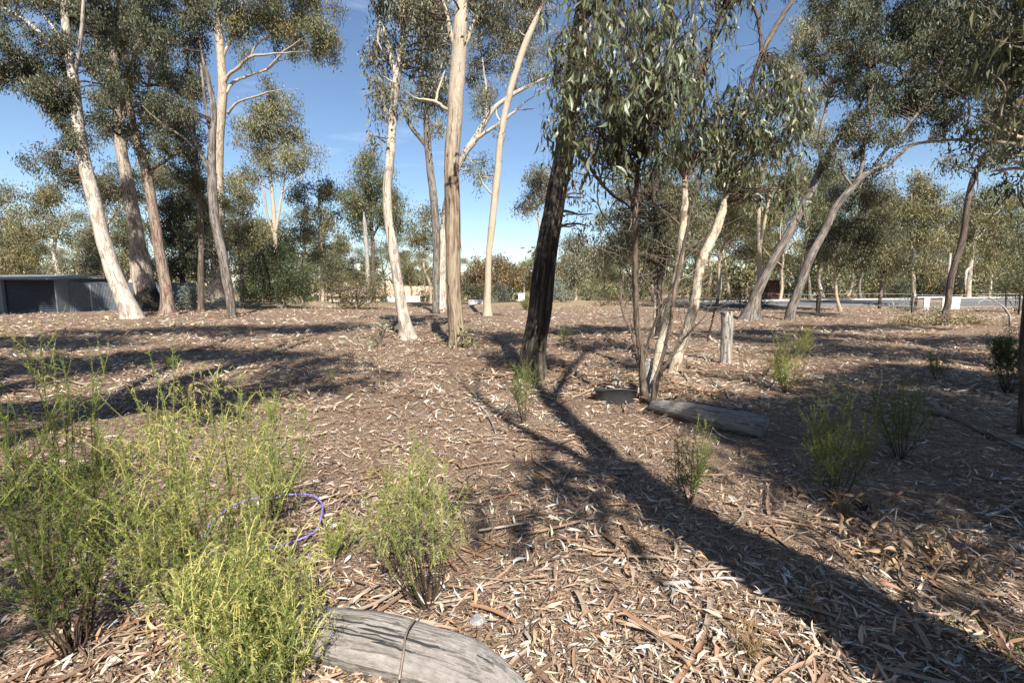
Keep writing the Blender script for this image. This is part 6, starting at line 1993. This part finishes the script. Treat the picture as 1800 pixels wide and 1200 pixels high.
for bx, by_, br_, _h in MOUNDS[:11]:
    for i in range(34):
        a = lr.uniform(0, 6.28)
        rr = .30 + abs(lr.normal(0, .38))
        px_, py_ = bx + rr * math.cos(a), by_ + rr * math.sin(a)
        a2 = lr.uniform(0, 6.28)
        ln = lr.uniform(.15, .75)
        w = lr.uniform(.008, .026)
        tt = np.linspace(-.5, .5, 5)
        d, s_ = A(math.cos(a2), math.sin(a2), 0), A(-math.sin(a2), math.cos(a2), 0)
        c = A(px_, py_, 0) + d * (ln * tt)[:, None] + s_ * (ln * lr.normal(0, .1) * (1 - 4 * tt ** 2))[:, None]
        c[:, 2] = gz(c[:, 0], c[:, 1]) + .02 + lr.uniform(0, .06) + tt * lr.normal(0, .12) * ln
        V = np.concatenate([c - s_ * w + A(0, 0, w * .7), c, c + s_ * w + A(0, 0, w * .7)])
        q = [(m, m + 1, 6 + m, 5 + m) for m in range(4)] + [(5 + m, 6 + m, 11 + m, 10 + m) for m in range(4)]
        g.add(V, q, None, np.array([(.36, .25, .17), (.27, .17, .11), (.42, .34, .27), (.2, .13, .09)])[lr.integers(4)] * lr.uniform(.7, 1.2))
tag(g.build('bark_litter', M['litter']), 'curled ribbons of shed bark lying in the litter', kind='stuff')

# the largest near leaves are picked out one by one
cand = []
while len(cand) < 290:
    y = 1.72 + 1.5 * lr.random() ** 1.6
    x = lr.uniform(-1, 1) * y * 1.03
    cand.append((x, y))
for x, y in cand:
    o = bpy.data.objects.new('leaf', BROWNLEAF[lr.integers(len(BROWNLEAF))])
    COL.objects.link(o)
    o.parent = ground
    o.location = (x, y, float(gz(x, y)) + lr.uniform(.026, .042))
    a = lr.uniform(0, 6.28)
    o.rotation_mode = 'XYZ'
    o.rotation_euler = (math.pi / 2 + lr.normal(0, .18), lr.normal(0, .22), a)
    s = lr.uniform(.045, .085)
    o.scale = (s * lr.uniform(.8, 1.2), s * lr.uniform(.5, 1.3), s)
# ------------------------------------------------------------------ trees standing behind and beside the viewpoint; their shade falls across the clearing
def shade_at(px, py, h, ground_pt=None):
    """the point at height h whose shadow lands on the ground seen at (px, py)"""
    p = G(px, py) if ground_pt is None else A(*ground_pt)
    d = (h - p[2]) / math.tan(SUN_EL)
    return A(p[0] - SUN_TRAVEL[0] * d, p[1] - SUN_TRAVEL[1] * d, h)


def shade_tree(label, foot, trunk, limbs, blobs, seed, bark='grey', r0=.3, L=.29, leaf='dark', per=34):
    """trunk and limbs: world polylines (x, y, z, r); blobs: (centre, radius xyz, leaf cover)"""
    r_ = np.random.default_rng(seed)
    b = A(foot[0], foot[1], float(gz(*foot)))
    root = empty('gum_tree', b, label, 'tree')
    ns, nr = [], []
    for i, pl_ in enumerate([trunk] + list(limbs)):
        S = spline(np.array(pl_, float), 8)
        g = Geo()
        tube(g, S[:, :3], S[:, 3], 16 if i == 0 else 9, .05, .4 if i == 0 else 0, .3, seed=seed + i, s0=i * 3)
        g.build('trunk' if i == 0 else 'limb', M[bark], root)
        ns.append(S[len(S) // 3:, :3])
        nr.append(S[len(S) // 3:, 3])
    cls = []
    for c, rad, cov in blobs:
        n = int(cov * 4.2 * math.pi * rad[0] * rad[1] / (.55 * L * L * .2) / per)
        cls.append(ellip(r_, max(4, n), A(*c), A(*rad)))
    if cls:
        cl = np.concatenate(cls)
        P, R = grow(np.concatenate(ns), np.concatenate(nr), cl[r_.random(len(cl)) < .6], r_, .005, .05, 6)
        g = Geo()
        tubes(g, P, R, 3, TWIGCOL)
        tag(g.build('twig', M['twig'], root), kind='stuff')
        g = Geo()
        foliage(g, cl, per, A(.17, .17, .15), L, L * .22, LEAFCOL[leaf], r_)
        tag(g.build('crown', M['leaf'], root, smooth=False), kind='stuff')
    return root


def sh(px, py, h, r):
    return tuple(shade_at(px, py, h)) + (r,)


# A: the trunk whose shadow runs up the middle of the picture and onto the dark trunk
s_near = A(*sh(1600, 1140, .8, 0)[:3])
A1 = [sh(1590, 1131, h, 0) for h in (1.0,)]
foot = shade_at(0, 0, 0.0, (2.13, -0.55, 0))[:2]


def shadow_line(pts):
    """pts: (px, py, h, r) -> polyline"""
    return [sh(*p) for p in pts]


trunkA = [(foot[0] + .02, foot[1], -.2, .36)] + shadow_line([(1840, 1330, .7, .33), (1590, 1131, 1.75, .29), (1440, 1044, 2.55, .265), (1300, 968, 3.4, .245), (1190, 905, 4.2, .22), (1110, 838, 5.2, .185), (1050, 785, 6.2, .16), (1005, 745, 7.3, .14), (968, 708, 8.6, .12)]) + [sh(945, 680, 10.2, .09), sh(925, 655, 12, .05)]
limbA = [shadow_line([(1110, 842, 5.0, .11), (1060, 826, 5.4, .10), (1000, 795, 6.1, .085), (935, 765, 6.9, .07), (885, 735, 7.7, .055), (845, 705, 8.6, .042), (815, 675, 9.4, .03)]),
         shadow_line([(845, 705, 8.6, .04), (838, 680, 9.3, .03), (840, 655, 9.9, .02)]),
         shadow_line([(815, 675, 9.4, .03), (790, 655, 10.0, .02), (770, 640, 10.5, .012)]),
         shadow_line([(968, 708, 8.6, .08), (1010, 640, 10.5, .06), (1050, 600, 12.0, .04)])]
shade_tree('tall gum behind the viewpoint whose long trunk shadow crosses the litter', tuple(foot), trunkA, limbA,
           [(shade_at(1000, 580, 12.5), (1.4, 1.2, .9), .7), (shade_at(900, 600, 12.0), (.9, 1.0, .8), .6), (shade_at(1120, 640, 9.6), (.7, .6, .5), .4), (shade_at(1000, 890, 6.2), (.8, .35, .3), .09), (shade_at(920, 850, 6.6), (.8, .35, .3), .12)], 401, 'grey')


def crown_tree(label, foot, regs, seed, r0=.26, bark='grey', per=34):
    """regs: (px, py, h, rx, ry, cover) ground patches the crown shades"""
    cs = [(shade_at(p[0], p[1], p[2]), (p[3], p[4], .9), p[5]) for p in regs]
    mean = np.mean([c[0] for c in cs], 0)
    top = A(mean[0], mean[1], max(c[0][2] for c in cs))
    f = A(foot[0], foot[1], 0)
    trunk = [(f[0], f[1], -.2, r0), tuple(f * .9 + top * .1 + A(0, 0, 1.2)) + (r0 * .85,), tuple(f * .55 + top * .45) + (r0 * .65,), tuple(top) + (r0 * .25,)]
    limbs = []
    for c in cs:
        a = f * .5 + top * .5
        m_ = a * .5 + c[0] * .5 + A(0, 0, -.3)
        limbs.append([tuple(a) + (r0 * .4,), tuple(m_) + (r0 * .28,), tuple(c[0]) + (.03,)])
    return shade_tree(label, foot, trunk, limbs, cs, seed, bark, per=per)


crown_tree('spreading gum out of view on the left throwing striped shade on the left litter', (-6.5, 1.5),
           [(150, 640, 8.5, 2.2, 1.0, 1.2), (60, 600, 9.5, 3.0, 1.0, 1.2), (330, 620, 9.0, 1.8, .7, 1.1), (300, 690, 8.0, 1.1, .5, 1.2), (120, 720, 7.5, .9, .5, 1.0), (200, 585, 10.0, 2.4, .8, .9), (420, 705, 7.8, .6, .3, 1.0)], 411)
crown_tree('second gum out of view on the left shading the middle of the clearing', (-4.6, -2.2),
           [(480, 625, 10.5, 2.0, .55, 1.0), (560, 650, 9.8, 1.3, .55, .9), (430, 580, 11, 3.2, 1.6, .7), (590, 575, 12, 1.6, 1.4, .6), (640, 668, 9.5, .7, .4, .5), (480, 680, 9.0, .9, .5, .7)], 412)
crown_tree('gum out of view on the right shading the right-hand litter', (6.4, -1.5),
           [(1480, 740, 8.0, 1.2, .7, 1.6), (1600, 710, 8.6, 1.4, .9, 1.6), (1720, 740, 8.2, 1.3, .9, 1.6), (1780, 690, 9.0, 1.6, .9, 1.4), (1380, 735, 8.4, .8, .5, 1.5), (1310, 745, 8.0, .8, .5, 1.7), (1235, 728, 8.4, .45, .35, 1.3),
            (1560, 800, 7.6, .9, .4, 1.4), (1700, 810, 7.8, 1.0, .5, 1.5), (1430, 810, 7.4, .6, .35, 1.2), (1660, 660, 9.4, 1.2, .6, 1.2), (1500, 670, 9.2, .9, .5, .8), (1640, 770, 8.0, 1.2, .6, 1.6), (1520, 850, 7.2, .7, .3, 1.0), (1700, 860, 7.2, .8, .35, 1.1), (1400, 870, 7.2, .4, .25, .7)], 413)
crown_tree('second gum out of view on the right throwing long bars of shade', (9.8, 2.0),
           [(1560, 620, 9.5, 2.6, .7, .9), (1720, 600, 10.0, 3.0, .9, .8), (1400, 600, 11.0, 2.0, .8, .7), (1620, 655, 9.2, 1.6, .5, .9), (1480, 575, 11.5, 3.0, 1.2, .6), (1250, 590, 12.0, 2.0, .8, .6)], 414)
crown_tree('gum out of view behind the foreground shrubs dappling the lower right', (5.0, -4.5),
           [(1700, 900, 5.2, .7, .2, .4), (1560, 890, 5.4, .6, .2, .35), (1540, 1000, 4.8, .4, .15, .25), (1770, 960, 5.0, .4, .2, .45), (1650, 940, 5.2, .5, .15, .3), (1720, 1060, 4.6, .3, .15, .3)], 415, .05, per=9)
crown_tree('gum out of view behind the left edge shading the leftmost shrubs', (-2.2, -6.5),
           [(60, 860, 6.5, .6, .6, .8), (40, 1050, 6.0, .35, .4, .7), (150, 950, 6.4, .2, .3, .5)], 417, .07)

crown_tree('gum out of view at the far left keeping the shed and sheet fence in shade', (-21.5, 6.5),
           [(-60, 548, 11.5, 2.4, 1.6, 2.2), (40, 548, 12.5, 2.6, 1.6, 2.4), (130, 546, 13.0, 2.2, 1.6, 2.4), (215, 540, 13.6, 1.8, 1.5, 1.6)], 418)

# unseen leaf clumps added all round the clearing to cut low sky light
g = Geo()
wr_ = np.random.default_rng(77)
for i in range(90):
    a = math.radians(wr_.uniform(168, 372))
    d = wr_.uniform(30, 48) if math.sin(a) < -.3 else wr_.uniform(44, 60)
    x, y = d * math.cos(a), d * math.sin(a) - 4
    z = float(gz(x, y))
    h = wr_.uniform(12, 18)
    for b_ in range(8):
        c = A(x + wr_.normal(0, 2), y + wr_.normal(0, 2), z + h * wr_.uniform(.1, .95))
        foliage(g, ellip(wr_, 5, c, A(2.2, 2.2, 1.3)), 5, A(.9, .9, .6), 1.9, .8, LEAFCOL[wr_.choice(['olive', 'dark', 'green'])], wr_, .5)
tag(g.build('unseen_sky_blocker', M['leaf'], smooth=False), 'unseen ring of gum foliage added round the clearing to block sky light', kind='stuff')
